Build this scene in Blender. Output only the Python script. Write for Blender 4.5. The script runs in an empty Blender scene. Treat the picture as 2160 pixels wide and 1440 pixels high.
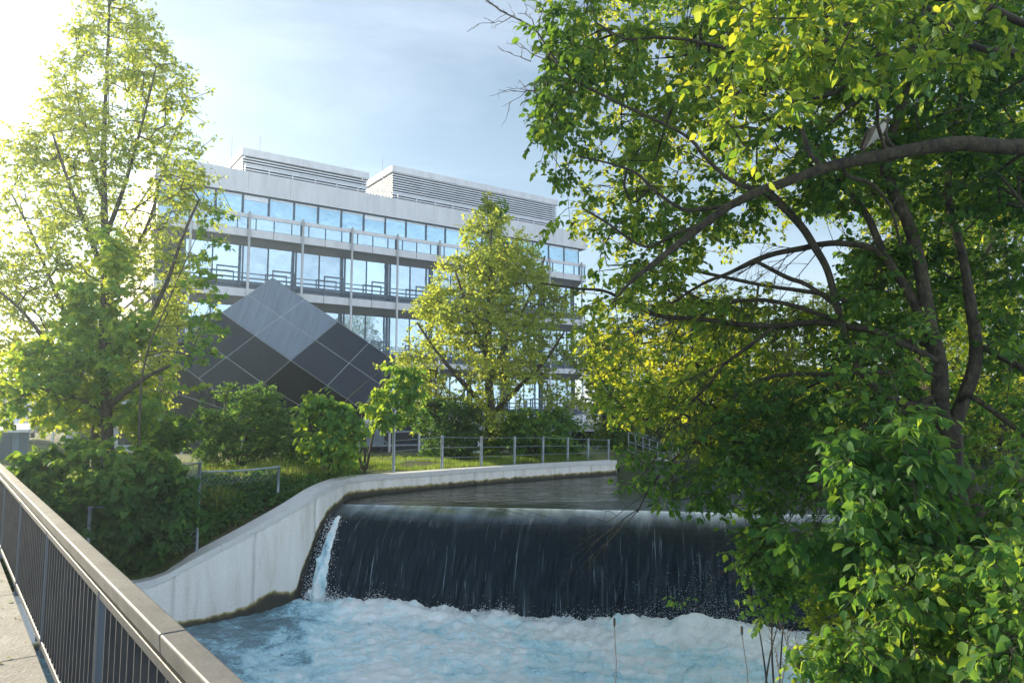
import bpy, math, random
import numpy as np
from mathutils import Vector
R = math.radians
rng = np.random.default_rng(11); random.seed(5)
sc = bpy.context.scene
# ------------------------------------------------------------------ camera
F = 1518.0; PITCH = math.atan(144 / F)
cd = bpy.data.cameras.new('camera'); cam = bpy.data.objects.new('camera', cd); sc.collection.objects.link(cam)
cam.rotation_euler = (R(90) + PITCH, 0, 0); cd.sensor_width = 36; cd.lens = 36 * F / 2160
cd.clip_start = .05; cd.clip_end = 3000; sc.camera = cam
# ------------------------------------------------------------------ sky and sun
SUN_AZ, SUN_EL = R(-49), R(15)
w = bpy.data.worlds.new('World'); sc.world = w; w.use_nodes = True
nt = w.node_tree; nt.nodes.clear()
def N(t, typ, **kw):
    n = t.nodes.new(typ)
    for k, v in kw.items():
        if k.startswith('i_'):
            n.inputs[k[2:].replace('_', ' ')].default_value = v
        else: setattr(n, k, v)
    return n
def L(t, a, b): t.links.new(a, b)
def ramp(t, fac, stops):
    r = t.nodes.new('ShaderNodeValToRGB'); el = r.color_ramp.elements
    while len(el) < len(stops): el.new(.5)
    for e_, (p, c) in zip(el, stops):
        e_.position = p; e_.color = (*c, 1) if len(c) == 3 else c
    if fac is not None: L(t, fac, r.inputs[0])
    return r.outputs[0]
def mixc(t, f, a, b, mode='MIX'):
    m = t.nodes.new('ShaderNodeMix'); m.data_type = 'RGBA'; m.blend_type = mode
    for s, v in ((0, f), (6, a), (7, b)):
        if hasattr(v, 'default_value') or hasattr(v, 'is_linked'): L(t, v, m.inputs[s])
        else: m.inputs[s].default_value = v if s == 0 else (*v, 1)
    return m.outputs[2]
def math_(t, op, a, b=None, c=None):
    m = t.nodes.new('ShaderNodeMath'); m.operation = op
    for i, v in enumerate((a, b, c)):
        if v is None: continue
        if isinstance(v, (int, float)): m.inputs[i].default_value = v
        else: L(t, v, m.inputs[i])
    return m.outputs[0]
sky = N(nt, 'ShaderNodeTexSky', sky_type='NISHITA', sun_disc=False, sun_elevation=SUN_EL, sun_rotation=SUN_AZ,
        air_density=1.0, dust_density=.5, ozone_density=2.5, altitude=50)
tc = N(nt, 'ShaderNodeTexCoord')
mp = N(nt, 'ShaderNodeMapping'); mp.inputs['Scale'].default_value = (1, 1, 3.2); L(nt, tc.outputs['Generated'], mp.inputs[0])
n1 = N(nt, 'ShaderNodeTexNoise', i_Scale=1.9, i_Detail=9.0, i_Roughness=.58, i_Distortion=.35); L(nt, mp.outputs[0], n1.inputs[0])
cmask = ramp(nt, n1.outputs[0], [(.46, (0, 0, 0)), (.85, (1, 1, 1))])
sepd = N(nt, 'ShaderNodeSeparateXYZ'); L(nt, tc.outputs['Generated'], sepd.inputs[0])
veil = ramp(nt, sepd.outputs[2], [(0, (2.6, 2.9, 3.2)), (.10, (1.7, 1.9, 2.1)), (.22, (1.5, 1.75, 1.95)), (.45, (.95, 1.12, 1.28)), (1, (.7, .85, 1.0))])
dotn = N(nt, 'ShaderNodeVectorMath', operation='DOT_PRODUCT'); L(nt, tc.outputs['Generated'], dotn.inputs[0])
dotn.inputs[1].default_value = (math.sin(SUN_AZ) * math.cos(SUN_EL), math.cos(SUN_AZ) * math.cos(SUN_EL), math.sin(SUN_EL))
d01 = math_(nt, 'MULTIPLY_ADD', dotn.outputs['Value'], .5, .5)
thin = ramp(nt, dotn.outputs['Value'], [(.76, (0, 0, 0)), (.92, (.7, .7, .66)), (1, (4, 3.8, 3.4))])
cl = mixc(nt, math_(nt, 'MULTIPLY', cmask, .38), (0, 0, 0), (5.0, 5.1, 5.3))
back = ramp(nt, d01, [(0, (7.8, 8.2, 8.8)), (.35, (3.9, 4.2, 4.7)), (.6, (0, 0, 0))])  # brighter cloud added behind the camera to fill the shaded facade, wall and foam
back = mixc(nt, 1.0, back, ramp(nt, n1.outputs[0], [(.35, (.35, .4, .5)), (.6, (1, 1, 1))]), 'MULTIPLY')
veil = mixc(nt, 1.0, veil, back, 'ADD')
soft = mixc(nt, 1.0, mixc(nt, 1.0, mixc(nt, 1.0, sky.outputs[0], (.42, .46, .46), 'MULTIPLY'), veil, 'ADD'), thin, 'ADD')
tot = mixc(nt, 1.0, soft, cl, 'ADD')
bg = N(nt, 'ShaderNodeBackground', i_Strength=.094); L(nt, tot, bg.inputs[0])
wo = N(nt, 'ShaderNodeOutputWorld'); L(nt, bg.outputs[0], wo.inputs[0])
sd = bpy.data.lights.new('sun', 'SUN'); sd.energy = 5.0; sd.angle = R(.6); sd.color = (1, .86, .62)
so = bpy.data.objects.new('sun', sd); sc.collection.objects.link(so)
sdir = Vector((math.sin(SUN_AZ) * math.cos(SUN_EL), math.cos(SUN_AZ) * math.cos(SUN_EL), math.sin(SUN_EL)))
so.rotation_euler = sdir.to_track_quat('Z', 'Y').to_euler()
sc.view_settings.view_transform = 'Standard'; sc.view_settings.look = 'None'
sc.view_settings.exposure = 1.27; sc.view_settings.gamma = 1
sc.cycles.use_denoising = True
sc.cycles.max_bounces = 8; sc.cycles.transparent_max_bounces = 8; sc.cycles.transmission_bounces = 5
sc.cycles.diffuse_bounces = 3; sc.cycles.glossy_bounces = 3
sc.cycles.sample_clamp_indirect = 6
# ------------------------------------------------------------------ measuring helpers
cp, sp = math.cos(PITCH), math.sin(PITCH)
def ray(x, y):
    x, y = np.broadcast_arrays(np.asarray(x, float), np.asarray(y, float))
    u = (x - 1080) / F; v = (720 - y) / F
    return np.stack([u, cp - v * sp, sp + v * cp], -1)
def at(x, y, Y):
    d = ray(x, y); return d * (np.asarray(Y, float) / d[..., 1])[..., None]
def atz(x, y, z):
    d = ray(x, y); return d * (z / d[..., 2])[..., None]
_H = {}
def vnoise(P, seed=0):
    P = np.asarray(P, float); i = np.floor(P).astype(np.int64); f = P - i; f = f * f * (3 - 2 * f)
    def h(a):
        n = (a[..., 0] * 374761393 + a[..., 1] * 668265263 + a[..., 2] * 2147483647 + seed * 974711) & 0x7fffffff
        n = ((n ^ (n >> 13)) * 1274126177) & 0x7fffffff
        return ((n ^ (n >> 16)) & 0xffff) / 65535.0
    r = 0
    for dx in (0, 1):
        for dy in (0, 1):
            for dz in (0, 1):
                wgt = (f[..., 0] if dx else 1 - f[..., 0]) * (f[..., 1] if dy else 1 - f[..., 1]) * (f[..., 2] if dz else 1 - f[..., 2])
                r = r + wgt * h(i + np.array([dx, dy, dz]))
    return r
def fbm(P, o=4, seed=0):
    P = np.asarray(P, float); s = 0; a = .5
    for k in range(o):
        s = s + a * vnoise(P * 2 ** k, seed + k); a *= .5
    return s
def unit(v): return v / np.maximum(np.linalg.norm(v, axis=-1, keepdims=True), 1e-9)
def inpoly(x, y, poly):
    x = np.asarray(x); y = np.asarray(y); c = np.zeros(x.shape, bool); n = len(poly)
    for i in range(n):
        x1, y1 = poly[i]; x2, y2 = poly[(i + 1) % n]
        if y1 == y2: continue
        c ^= ((y1 > y) != (y2 > y)) & (x < (x2 - x1) * (y - y1) / (y2 - y1) + x1)
    return c
def catmull(P, per):
    P = np.asarray(P, float); Q = np.vstack([2 * P[0] - P[1], P, 2 * P[-1] - P[-2]]); out = []
    for i in range(1, len(Q) - 2):
        for k in range(per):
            t = k / per; a, b, c, d = Q[i - 1:i + 3]
            out.append(.5 * (2 * b + (c - a) * t + (2 * a - 5 * b + 4 * c - d) * t * t + (3 * b - a - 3 * c + d) * t ** 3))
    out.append(P[-1]); return np.array(out)
# ------------------------------------------------------------------ object helpers
def link(o, parent=None):
    sc.collection.objects.link(o)
    if parent is not None: o.parent = parent
    return o
def tag(o, label=None, cat=None, group=None, kind=None):
    if label: o['label'] = label
    if cat: o['category'] = cat
    if group: o['group'] = group
    if kind: o['kind'] = kind
    return o
def empty(name, loc=(0, 0, 0), rz=0, **kw):
    o = bpy.data.objects.new(name, None); o.location = loc; o.rotation_euler = (0, 0, rz); link(o); return tag(o, **kw)
class MB:
    def __init__(s): s.v = []; s.f = []; s.m = []
    def quad(s, pts, m=0):
        b = len(s.v); s.v += [tuple(p) for p in pts]; s.f.append(tuple(range(b, b + len(pts)))); s.m.append(m)
    def box(s, a, b, m=0):
        x0, y0, z0 = a; x1, y1, z1 = b; i = len(s.v)
        s.v += [(x0, y0, z0), (x1, y0, z0), (x1, y1, z0), (x0, y1, z0), (x0, y0, z1), (x1, y0, z1), (x1, y1, z1), (x0, y1, z1)]
        for f in ((0, 3, 2, 1), (4, 5, 6, 7), (0, 1, 5, 4), (1, 2, 6, 5), (2, 3, 7, 6), (3, 0, 4, 7)):
            s.f.append(tuple(i + k for k in f)); s.m.append(m)
        return s
    def hexa(s, lo, hi, m=0):   # two quads of 4 points
        i = len(s.v); s.v += [tuple(p) for p in lo] + [tuple(p) for p in hi]
        for f in ((0, 3, 2, 1), (4, 5, 6, 7), (0, 1, 5, 4), (1, 2, 6, 5), (2, 3, 7, 6), (3, 0, 4, 7)):
            s.f.append(tuple(i + k for k in f)); s.m.append(m)
    def bar(s, p, q, w, h, m=0, up=(0, 0, 1)):
        p = Vector(p); q = Vector(q); d = (q - p).normalized(); u = Vector(up)
        if abs(d.dot(u)) > .98: u = Vector((0, 1, 0))
        sd_ = d.cross(u).normalized(); u = sd_.cross(d)
        def r(c): return [c - sd_ * w / 2 - u * h / 2, c + sd_ * w / 2 - u * h / 2, c + sd_ * w / 2 + u * h / 2, c - sd_ * w / 2 + u * h / 2]
        s.hexa(r(p), r(q), m)
    def tube(s, pts, rad, n=8, m=0, cap=True):
        pts = [Vector(p) for p in pts]; rads = rad if hasattr(rad, '__len__') else [rad] * len(pts)
        base = len(s.v); ref = Vector((.13, .21, 1)).normalized()
        d0 = (pts[-1] - pts[0]).normalized()
        if abs(d0.dot(ref)) > .9: ref = Vector((1, .1, 0)).normalized()
        for i, p in enumerate(pts):
            d = (pts[min(i + 1, len(pts) - 1)] - pts[max(i - 1, 0)]).normalized()
            a = d.cross(ref).normalized(); b = d.cross(a)
            for k in range(n):
                t = 2 * math.pi * k / n; s.v.append(tuple(p + (a * math.cos(t) + b * math.sin(t)) * rads[i]))
        for i in range(len(pts) - 1):
            for k in range(n):
                s.f.append((base + i * n + k, base + i * n + (k + 1) % n, base + (i + 1) * n + (k + 1) % n, base + (i + 1) * n + k)); s.m.append(m)
        if cap:
            s.f.append(tuple(base + k for k in range(n))); s.m.append(m)
            s.f.append(tuple(base + (len(pts) - 1) * n + k for k in range(n - 1, -1, -1))); s.m.append(m)
        return s
    def build(s, name, mats, parent=None, smooth=False, bevel=0):
        me = bpy.data.meshes.new(name); me.from_pydata(s.v, [], s.f)
        if not isinstance(mats, (list, tuple)): mats = [mats]
        for m in mats: me.materials.append(m)
        me.polygons.foreach_set('material_index', s.m)
        if smooth: me.polygons.foreach_set('use_smooth', [True] * len(s.f))
        me.update(); o = bpy.data.objects.new(name, me); link(o, parent)
        if bevel:
            b = o.modifiers.new('edge', 'BEVEL'); b.width = bevel; b.segments = 2; b.limit_method = 'ANGLE'
        return o
def np_mesh(name, V, Fa, mat, parent=None, attrs=None, smooth=False, uv=None):
    V = np.asarray(V, np.float32); Fa = np.asarray(Fa, np.int32); k = Fa.shape[1]
    me = bpy.data.meshes.new(name); me.vertices.add(len(V)); me.vertices.foreach_set('co', V.ravel())
    me.loops.add(Fa.size); me.loops.foreach_set('vertex_index', Fa.ravel())
    me.polygons.add(len(Fa)); me.polygons.foreach_set('loop_start', np.arange(0, Fa.size, k, dtype=np.int32))
    if smooth: me.polygons.foreach_set('use_smooth', np.ones(len(Fa), bool))
    for an, av in (attrs or {}).items():
        a = me.attributes.new(an, 'FLOAT', 'POINT'); a.data.foreach_set('value', np.asarray(av, np.float32))
    if uv is not None:
        ul = me.uv_layers.new(name='UVMap'); ul.data.foreach_set('uv', np.asarray(uv, np.float32)[Fa.ravel()].ravel())
    for m_ in (mat if isinstance(mat, (list, tuple)) else [mat]): me.materials.append(m_)
    me.update(calc_edges=True); me.validate(); o = bpy.data.objects.new(name, me); link(o, parent); return o
def grid_faces(nu, nv, wrap=False):
    i, j = np.meshgrid(np.arange(nu - 1), np.arange(nv - (0 if wrap else 1)), indexing='ij'); j2 = (j + 1) % nv
    return np.stack([i * nv + j, (i + 1) * nv + j, (i + 1) * nv + j2, i * nv + j2], -1).reshape(-1, 4)
# ------------------------------------------------------------------ materials
def mat(name, col=(.5, .5, .5), rough=.6, metal=0, col2=None, scale=3, detail=6, bump=0, bscale=20, stretch=(1, 1, 1), spec=.5, lo=.35, hi=.65, speck=0):
    m = bpy.data.materials.new(name); m.use_nodes = True; t = m.node_tree; p = t.nodes['Principled BSDF']
    p.inputs['Roughness'].default_value = rough; p.inputs['Metallic'].default_value = metal; p.inputs['Specular IOR Level'].default_value = spec
    c = N(t, 'ShaderNodeTexCoord'); mm = N(t, 'ShaderNodeMapping'); mm.inputs['Scale'].default_value = stretch; L(t, c.outputs['Object'], mm.inputs[0])
    if col2 is None: col2 = tuple(x * .82 for x in col)
    n = N(t, 'ShaderNodeTexNoise', i_Scale=scale, i_Detail=detail, i_Roughness=.6); L(t, mm.outputs[0], n.inputs[0])
    cc = ramp(t, n.outputs[0], [(lo, col2), (hi, col)])
    if speck:
        n3 = N(t, 'ShaderNodeTexNoise', i_Scale=scale * 14, i_Detail=3.0); L(t, mm.outputs[0], n3.inputs[0])
        cc = mixc(t, speck, cc, ramp(t, n3.outputs[0], [(.35, (.35, .35, .35)), (.65, (1, 1, 1))]), 'MULTIPLY')
    L(t, cc, p.inputs['Base Color'])
    if bump:
        n2 = N(t, 'ShaderNodeTexNoise', i_Scale=bscale, i_Detail=5.0); L(t, mm.outputs[0], n2.inputs[0])
        b = N(t, 'ShaderNodeBump', i_Strength=bump, i_Distance=.02); L(t, n2.outputs[0], b.inputs['Height']); L(t, b.outputs[0], p.inputs['Normal'])
    return m
def leafmat(name, stops, tstops, gloss=.1, mixf=.5, rough=.6):
    m = bpy.data.materials.new(name); m.use_nodes = True; t = m.node_tree; t.nodes.remove(t.nodes['Principled BSDF'])
    a = N(t, 'ShaderNodeAttribute', attribute_name='rnd')
    c1 = ramp(t, a.outputs['Fac'], stops); c2 = ramp(t, a.outputs['Fac'], tstops)
    d = N(t, 'ShaderNodeBsdfDiffuse'); L(t, c1, d.inputs[0])
    tr = N(t, 'ShaderNodeBsdfTranslucent'); L(t, c2, tr.inputs[0])
    g = N(t, 'ShaderNodeBsdfGlossy', i_Roughness=rough); g.inputs[0].default_value = (.55, .6, .62, 1)
    m1 = N(t, 'ShaderNodeMixShader'); m1.inputs[0].default_value = mixf; L(t, d.outputs[0], m1.inputs[1]); L(t, tr.outputs[0], m1.inputs[2])
    fr = N(t, 'ShaderNodeFresnel', i_IOR=1.4)
    ff = math_(t, 'MINIMUM', math_(t, 'MULTIPLY', fr.outputs[0], gloss * 8), .05)
    m2 = N(t, 'ShaderNodeMixShader'); L(t, ff, m2.inputs[0]); L(t, m1.outputs[0], m2.inputs[1]); L(t, g.outputs[0], m2.inputs[2])
    o = t.nodes['Material Output']; L(t, m2.outputs[0], o.inputs[0]); return m
M = {}
M['concrete'] = mat('pale_concrete', (.66, .66, .66), .8, col2=(.56, .56, .57), scale=.8, bump=.15, bscale=40, speck=.12)
M['concrete_b'] = mat('building_concrete', (.60, .60, .60), .7, col2=(.50, .50, .505), scale=1.1, speck=.08, stretch=(1.6, 1.6, .3), lo=.3, hi=.6)
M['soffit'] = mat('soffit_panel', (.30, .29, .285), .8, scale=.5)
M['dark_metal'] = mat('dark_metal', (.075, .105, .14), .4, .3, scale=2)
M['black_metal'] = mat('black_rail_metal', (.028, .032, .04), .38, .2, col2=(.05, .055, .06), scale=6, bump=.1, bscale=80)
M['galv'] = mat('galvanised_steel', (.36, .42, .48), .45, .6, scale=8, col2=(.26, .3, .35))
M['white_post'] = mat('white_painted_steel', (.75, .76, .78), .4, scale=2)
M['louvre'] = mat('louvre_metal', (.62, .64, .66), .5, .1, scale=1)
M['void'] = mat('dark_interior', (.03, .035, .04), .7)
M['bark'] = mat('dark_bark', (.075, .065, .035), .92, col2=(.016, .013, .010), scale=14, bump=1.0, bscale=38, stretch=(1, 1, .6), speck=.7)
M['bark2'] = mat('grey_brown_bark', (.10, .085, .06), .9, col2=(.045, .037, .027), scale=9, bump=.8, bscale=30, stretch=(1, 1, .35))
M['deadtwig'] = mat('dead_twig', (.13, .11, .09), .9)
M['path'] = mat('worn_concrete_path', (.38, .37, .34), .85, col2=(.24, .23, .21), scale=1.6, detail=9, bump=.3, bscale=60, speck=.35)
M['cap'] = mat('weathered_rail_cap', (.17, .165, .155), .55, .2, col2=(.09, .09, .09), scale=7, detail=9, bump=.08, bscale=90, speck=.3)
def glassmat(name, tint, lines=0, base=(.10, .16, .20), mirror=.55, seed=0):
    m = bpy.data.materials.new(name); m.use_nodes = True; t = m.node_tree; t.nodes.remove(t.nodes['Principled BSDF'])
    c = N(t, 'ShaderNodeTexCoord'); n = N(t, 'ShaderNodeTexNoise', i_Scale=.55, i_Detail=3.0, i_Distortion=1.2); L(t, c.outputs['Object'], n.inputs[0])
    bc = ramp(t, n.outputs[0], [(.38, tuple(x * .45 for x in base)), (.6, base)])
    wv = N(t, 'ShaderNodeTexNoise', i_Scale=.8, i_Detail=2.0); L(t, c.outputs['Object'], wv.inputs[0])
    b = N(t, 'ShaderNodeBump', i_Strength=.06, i_Distance=.3); L(t, wv.outputs[0], b.inputs['Height'])
    d = N(t, 'ShaderNodeBsdfDiffuse'); L(t, bc, d.inputs[0])
    g = N(t, 'ShaderNodeBsdfGlossy', i_Roughness=.03); g.inputs[0].default_value = (*tint, 1); L(t, b.outputs[0], g.inputs['Normal'])
    fr = N(t, 'ShaderNodeLayerWeight', i_Blend=.45)
    oi = N(t, 'ShaderNodeObjectInfo'); rv = math_(t, 'MULTIPLY_ADD', oi.outputs['Random'], .30, -.22)
    ff = math_(t, 'ADD', math_(t, 'ADD', math_(t, 'MULTIPLY', fr.outputs['Fresnel'], 1 - mirror), mirror), rv)
    x = N(t, 'ShaderNodeMixShader'); L(t, ff, x.inputs[0]); L(t, d.outputs[0], x.inputs[1]); L(t, g.outputs[0], x.inputs[2])
    L(t, x.outputs[0], t.nodes['Material Output'].inputs[0]); return m
M['glass'] = glassmat('office_glass', (.44, .56, .64), mirror=.62, base=(.30, .38, .44))
M['glass_blue'] = glassmat('blue_office_glass', (.36, .52, .60), mirror=.66, base=(.16, .30, .38))
M['bal_glass'] = glassmat('balustrade_glass', (.38, .50, .56), mirror=.6, base=(.2, .3, .36))
M['glass_dark'] = glassmat('dark_glass', (.5, .6, .65), mirror=.35, base=(.05, .06, .07))
# leaf colours (rnd 0..1)
def lm(name, a, b, c, ta, tb, tc_, **k): return leafmat(name, [(0, a), (.55, b), (1, c)], [(0, ta), (.55, tb), (1, tc_)], **k)
M['leaf_fg'] = lm('foreground_leaf', (.026, .068, .026), (.055, .125, .035), (.12, .21, .045), (.06, .16, .018), (.21, .37, .025), (.68, .68, .04), gloss=.028)
M['leaf_back'] = lm('sunlit_leaf', (0.085, 0.145, 0.025), (0.153, 0.238, 0.034), (0.272, 0.306, 0.051), (0.270, 0.405, 0.027), (0.540, 0.621, 0.041), (0.837, 0.743, 0.054), gloss=0.013)
M['leaf_pale'] = lm('pale_spring_leaf', (0.153, 0.221, 0.085), (0.221, 0.306, 0.085), (0.374, 0.391, 0.085), (0.405, 0.540, 0.081), (0.675, 0.756, 0.095), (0.850, 0.850, 0.108), gloss=0.023)
M['leaf_maple'] = lm('maple_leaf', (0.051, 0.136, 0.060), (0.102, 0.221, 0.068), (0.204, 0.323, 0.068), (0.162, 0.351, 0.054), (0.378, 0.567, 0.041), (0.783, 0.810, 0.054), gloss=0.027)
M['leaf_vine'] = lm('vine_leaf', (.022, .07, .026), (.052, .13, .04), (.14, .24, .06), (.06, .18, .025), (.16, .33, .03), (.50, .62, .05), gloss=.03)
M['leaf_dark'] = lm('shade_leaf', (.045, .11, .055), (.08, .16, .07), (.13, .22, .07), (.07, .18, .04), (.16, .32, .05), (.38, .5, .06), gloss=.02)
M['leaf_far'] = lm('far_bank_leaf', (0.051, 0.102, 0.051), (0.085, 0.153, 0.060), (0.170, 0.238, 0.060), (0.095, 0.176, 0.054), (0.243, 0.351, 0.054), (0.608, 0.608, 0.068), gloss=0.009)
M['grass'] = lm('grass_blade', (0.102, 0.170, 0.043), (0.187, 0.272, 0.051), (0.374, 0.340, 0.136), (0.162, 0.297, 0.041), (0.351, 0.459, 0.054), (0.567, 0.513, 0.162), gloss=0.018)
# ------------------------------------------------------------------ trees
LEAF = {
 'rhomb': (np.array([[0, 0, 0], [.34, .45, .07], [0, 1, -.05], [-.34, .45, .07]]), np.array([[0, 1, 2], [0, 2, 3]])),
 'oval': (np.array([[0, 0, 0], [.26, .22, .06], [.34, .5, .09], [.19, .8, .0], [0, 1.04, -.14], [-.19, .8, .0], [-.34, .5, .09], [-.26, .22, .06], [0, .5, .0]]),
          np.array([[0, 1, 2, 8], [8, 2, 3, 4], [8, 4, 5, 6], [0, 8, 6, 7]])),
 'heart': (np.array([[0, .04, 0], [.22, -.06, .04], [.46, .18, .08], [.40, .50, .08], [0, 1.05, -.18], [-.40, .50, .08], [-.46, .18, .08], [-.22, -.06, .04], [0, .42, -.02]]),
           np.array([[0, 1, 2, 8], [8, 2, 3, 4], [8, 4, 5, 6], [0, 8, 6, 7]])),
 'lobed': (np.array([[0, 0, 0], [.52, .02, .0], [.30, .32, .05], [.55, .62, -.04], [.20, .62, .04], [0, 1.05, -.14], [-.20, .62, .04], [-.55, .62, -.04], [-.30, .32, .05], [-.52, .02, 0]]),
           np.array([[0, 1, 2, 5], [2, 3, 4, 5], [0, 5, 8, 9], [5, 6, 7, 8]])),
}
def leaves(name, C, D, Nn, S, kind, m, parent=None, rnd=None):
    T, Fa = LEAF[kind]; n = len(C); D = unit(D); X = unit(np.cross(D, Nn)); Z = np.cross(X, D)
    S = np.broadcast_to(np.asarray(S, float), (n,))[:, None, None]
    V = C[:, None] + S * (T[None, :, 0:1] * X[:, None] + T[None, :, 1:2] * D[:, None] + T[None, :, 2:3] * Z[:, None])
    Fi = (Fa[None] + (np.arange(n) * len(T))[:, None, None]).reshape(-1, Fa.shape[1])
    if rnd is None: rnd = rng.random(n)
    return np_mesh(name, V.reshape(-1, 3), Fi, m, parent, {'rnd': np.repeat(np.clip(rnd, 0, 1), len(T))})
class Skel:
    def __init__(s, cap=60000):
        s.P = np.zeros((cap, 3)); s.par = np.full(cap, -1); s.mr = np.zeros(cap); s.n = 0
    def add(s, p, par, mr=0):
        i = s.n; s.P[i] = p; s.par[i] = par; s.mr[i] = mr; s.n += 1; return i
    def stem(s, pts, rads, join=True, per=5):
        pts = np.asarray(pts, float); q = catmull(np.column_stack([pts, rads]), per)
        par = -1
        if join and s.n:
            par = int(np.argmin(((s.P[:s.n] - q[0, :3]) ** 2).sum(1)))
        for i, r_ in enumerate(q): par = s.add(r_[:3], par, r_[3])
        return s
    def grow(s, targets, step=.35, jit=.08, sag=.0, down=.5):
        d0 = [((s.P[:s.n] - t) ** 2).sum(1).min() for t in targets]; ends = []
        for k in np.argsort(d0):
            t = targets[k]; Q = s.P[:s.n]; v = t - Q; d = np.linalg.norm(v, axis=1)
            cost = d * (1 + down * np.clip(-v[:, 2] / np.maximum(d, .01), 0, 1))
            i = int(np.argmin(cost)); a = s.P[i].copy(); dist = d[i]; pd = np.zeros(3)
            if s.par[i] >= 0: pd = unit(a - s.P[s.par[i]])
            n = max(1, int(dist / step)); par = i
            c = a + (t - a) * .5 + pd * dist * .22 + rng.normal(0, jit, 3) * dist + np.array([0, 0, sag * dist])
            for j in range(1, n + 1):
                u = j / n; p = (1 - u) ** 2 * a + 2 * u * (1 - u) * c + u * u * t
                par = s.add(p, par)
            ends.append((k, par))
        e = np.zeros(len(targets), int)
        for k, p in ends: e[k] = p
        return e
    def radii(s, tip=.006, ex=2.3, maxr=None):
        r = np.zeros(s.n)
        for i in range(s.n - 1, -1, -1):
            rr = max(r[i], tip ** ex); rad = rr ** (1 / ex)
            if s.mr[i] > 0:
                if s.mr[i] >= rad or True: rad = s.mr[i]; rr = rad ** ex
            elif maxr: rad = min(rad, maxr); rr = rad ** ex
            r[i] = rr
            if s.par[i] >= 0: r[s.par[i]] += rr
        s.r = r ** (1 / ex); return s
    def mesh(s, name, m, parent=None, n=5, fat=.05):
        P = s.P[:s.n]; par = s.par[:s.n]; r = s.r; main = np.full(s.n, -1); best = np.zeros(s.n)
        for i in range(s.n):
            p = par[i]
            if p >= 0 and (r[i] > best[p]): best[p] = r[i]; main[p] = i
        has = par >= 0; din = np.zeros((s.n, 3)); din[has] = unit(P[has] - P[par[has]])
        dd = din.copy(); hm = main >= 0; dd[hm] += unit(P[main[hm]] - P[hm]); dd = unit(dd)
        ref = unit(np.array([.93, .31, .17]))
        def ring(c, d, rad, k):
            a = unit(np.cross(d, ref)); b = np.cross(d, a); t = np.arange(k) * 2 * math.pi / k
            if k > 6:
                q = c[:, None] * 3.2 + rad[:, None, None] * 14 * (np.cos(t)[None, :, None] * a[:, None] + np.sin(t)[None, :, None] * b[:, None])
                return c[:, None] + (rad[:, None] * (1 + .38 * (fbm(q, 3, 77) - .44)))[:, :, None] * (np.cos(t)[None, :, None] * a[:, None] + np.sin(t)[None, :, None] * b[:, None])
            return c[:, None] + rad[:, None, None] * (np.cos(t)[None, :, None] * a[:, None] + np.sin(t)[None, :, None] * b[:, None])
        out = []
        for thick in (True, False):
            k = 14 if thick else n
            idx = np.where(has & ((r >= fat) if thick else (r < fat)))[0]
            if not len(idx): continue
            p = par[idx]; ismain = main[p] == idx
            ds = np.where(ismain[:, None], dd[p], din[idx]); rs = np.where(ismain, np.minimum(r[p], r[idx] * 1.6), r[idx] * 1.15)
            A = ring(P[p], ds, rs, k); B = ring(P[idx], dd[idx], r[idx], k)
            V = np.concatenate([A, B], 1).reshape(-1, 3); j = np.arange(k); j2 = (j + 1) % k
            Fa = np.stack([j, j2, j2 + k, j + k], -1)[None] + (np.arange(len(idx)) * 2 * k)[:, None, None]
            out.append((V, Fa.reshape(-1, 4)))
        V = np.vstack([o[0] for o in out]); off = 0; FF = []
        for v, f in out: FF.append(f + off); off += len(v)
        return np_mesh(name, V, np.vstack(FF), m, parent, smooth=True)
def twig_mesh(name, A, B, r0, m, parent):
    d = unit(B - A); a = unit(np.cross(d, np.array([.3, .2, 1.]))); b = np.cross(d, a); t = np.arange(3) * 2.094
    ra = (np.cos(t)[None, :, None] * a[:, None] + np.sin(t)[None, :, None] * b[:, None])
    V = np.concatenate([A[:, None] + ra * r0, B[:, None] + ra * r0 * .4], 1).reshape(-1, 3); j = np.arange(3); j2 = (j + 1) % 3
    Fa = np.stack([j, j2, j2 + 3, j + 3], -1)[None] + (np.arange(len(A)) * 6)[:, None, None]
    return V, Fa.reshape(-1, 4)
def spray(C, out, nt_, nl, r, size, droop=.35, flat=.5, spread=.8):
    """nt_ twigs per cluster, nl leaves per twig -> twig ends, leaf centres, dirs, normals, sizes, cluster index"""
    n = len(C); o = np.repeat(out, nt_, 0); c = np.repeat(C, nt_, 0); k = len(c)
    g = rng.normal(0, 1, (k, 3)); g[:, 2] *= flat; d = unit(o * .7 + g * spread); ln = r * rng.uniform(.5, 1.1, k)
    end = c + d * ln[:, None]; end[:, 2] -= ln * .15
    t = (np.arange(nl) + .6) / nl; t = np.tile(t, k) + rng.normal(0, .05, k * nl)
    c2 = np.repeat(c, nl, 0); e2 = np.repeat(end, nl, 0); d2 = np.repeat(d, nl, 0)
    P = c2 + (e2 - c2) * t[:, None]; side = rng.normal(0, 1, (k * nl, 3)); side[:, 2] *= .5; side = unit(side)
    sz = size * rng.uniform(.65, 1.2, k * nl)
    P = P + side * (sz * .25)[:, None]
    D = unit(side * .9 + d2 * .5 + np.array([0, 0, -droop]) + rng.normal(0, .15, P.shape))
    Nn = unit(np.array([0, 0, 1.]) + rng.normal(0, .55, P.shape))
    return (c, end), P, D, Nn, sz, np.repeat(np.arange(n), nt_ * nl)
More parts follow.
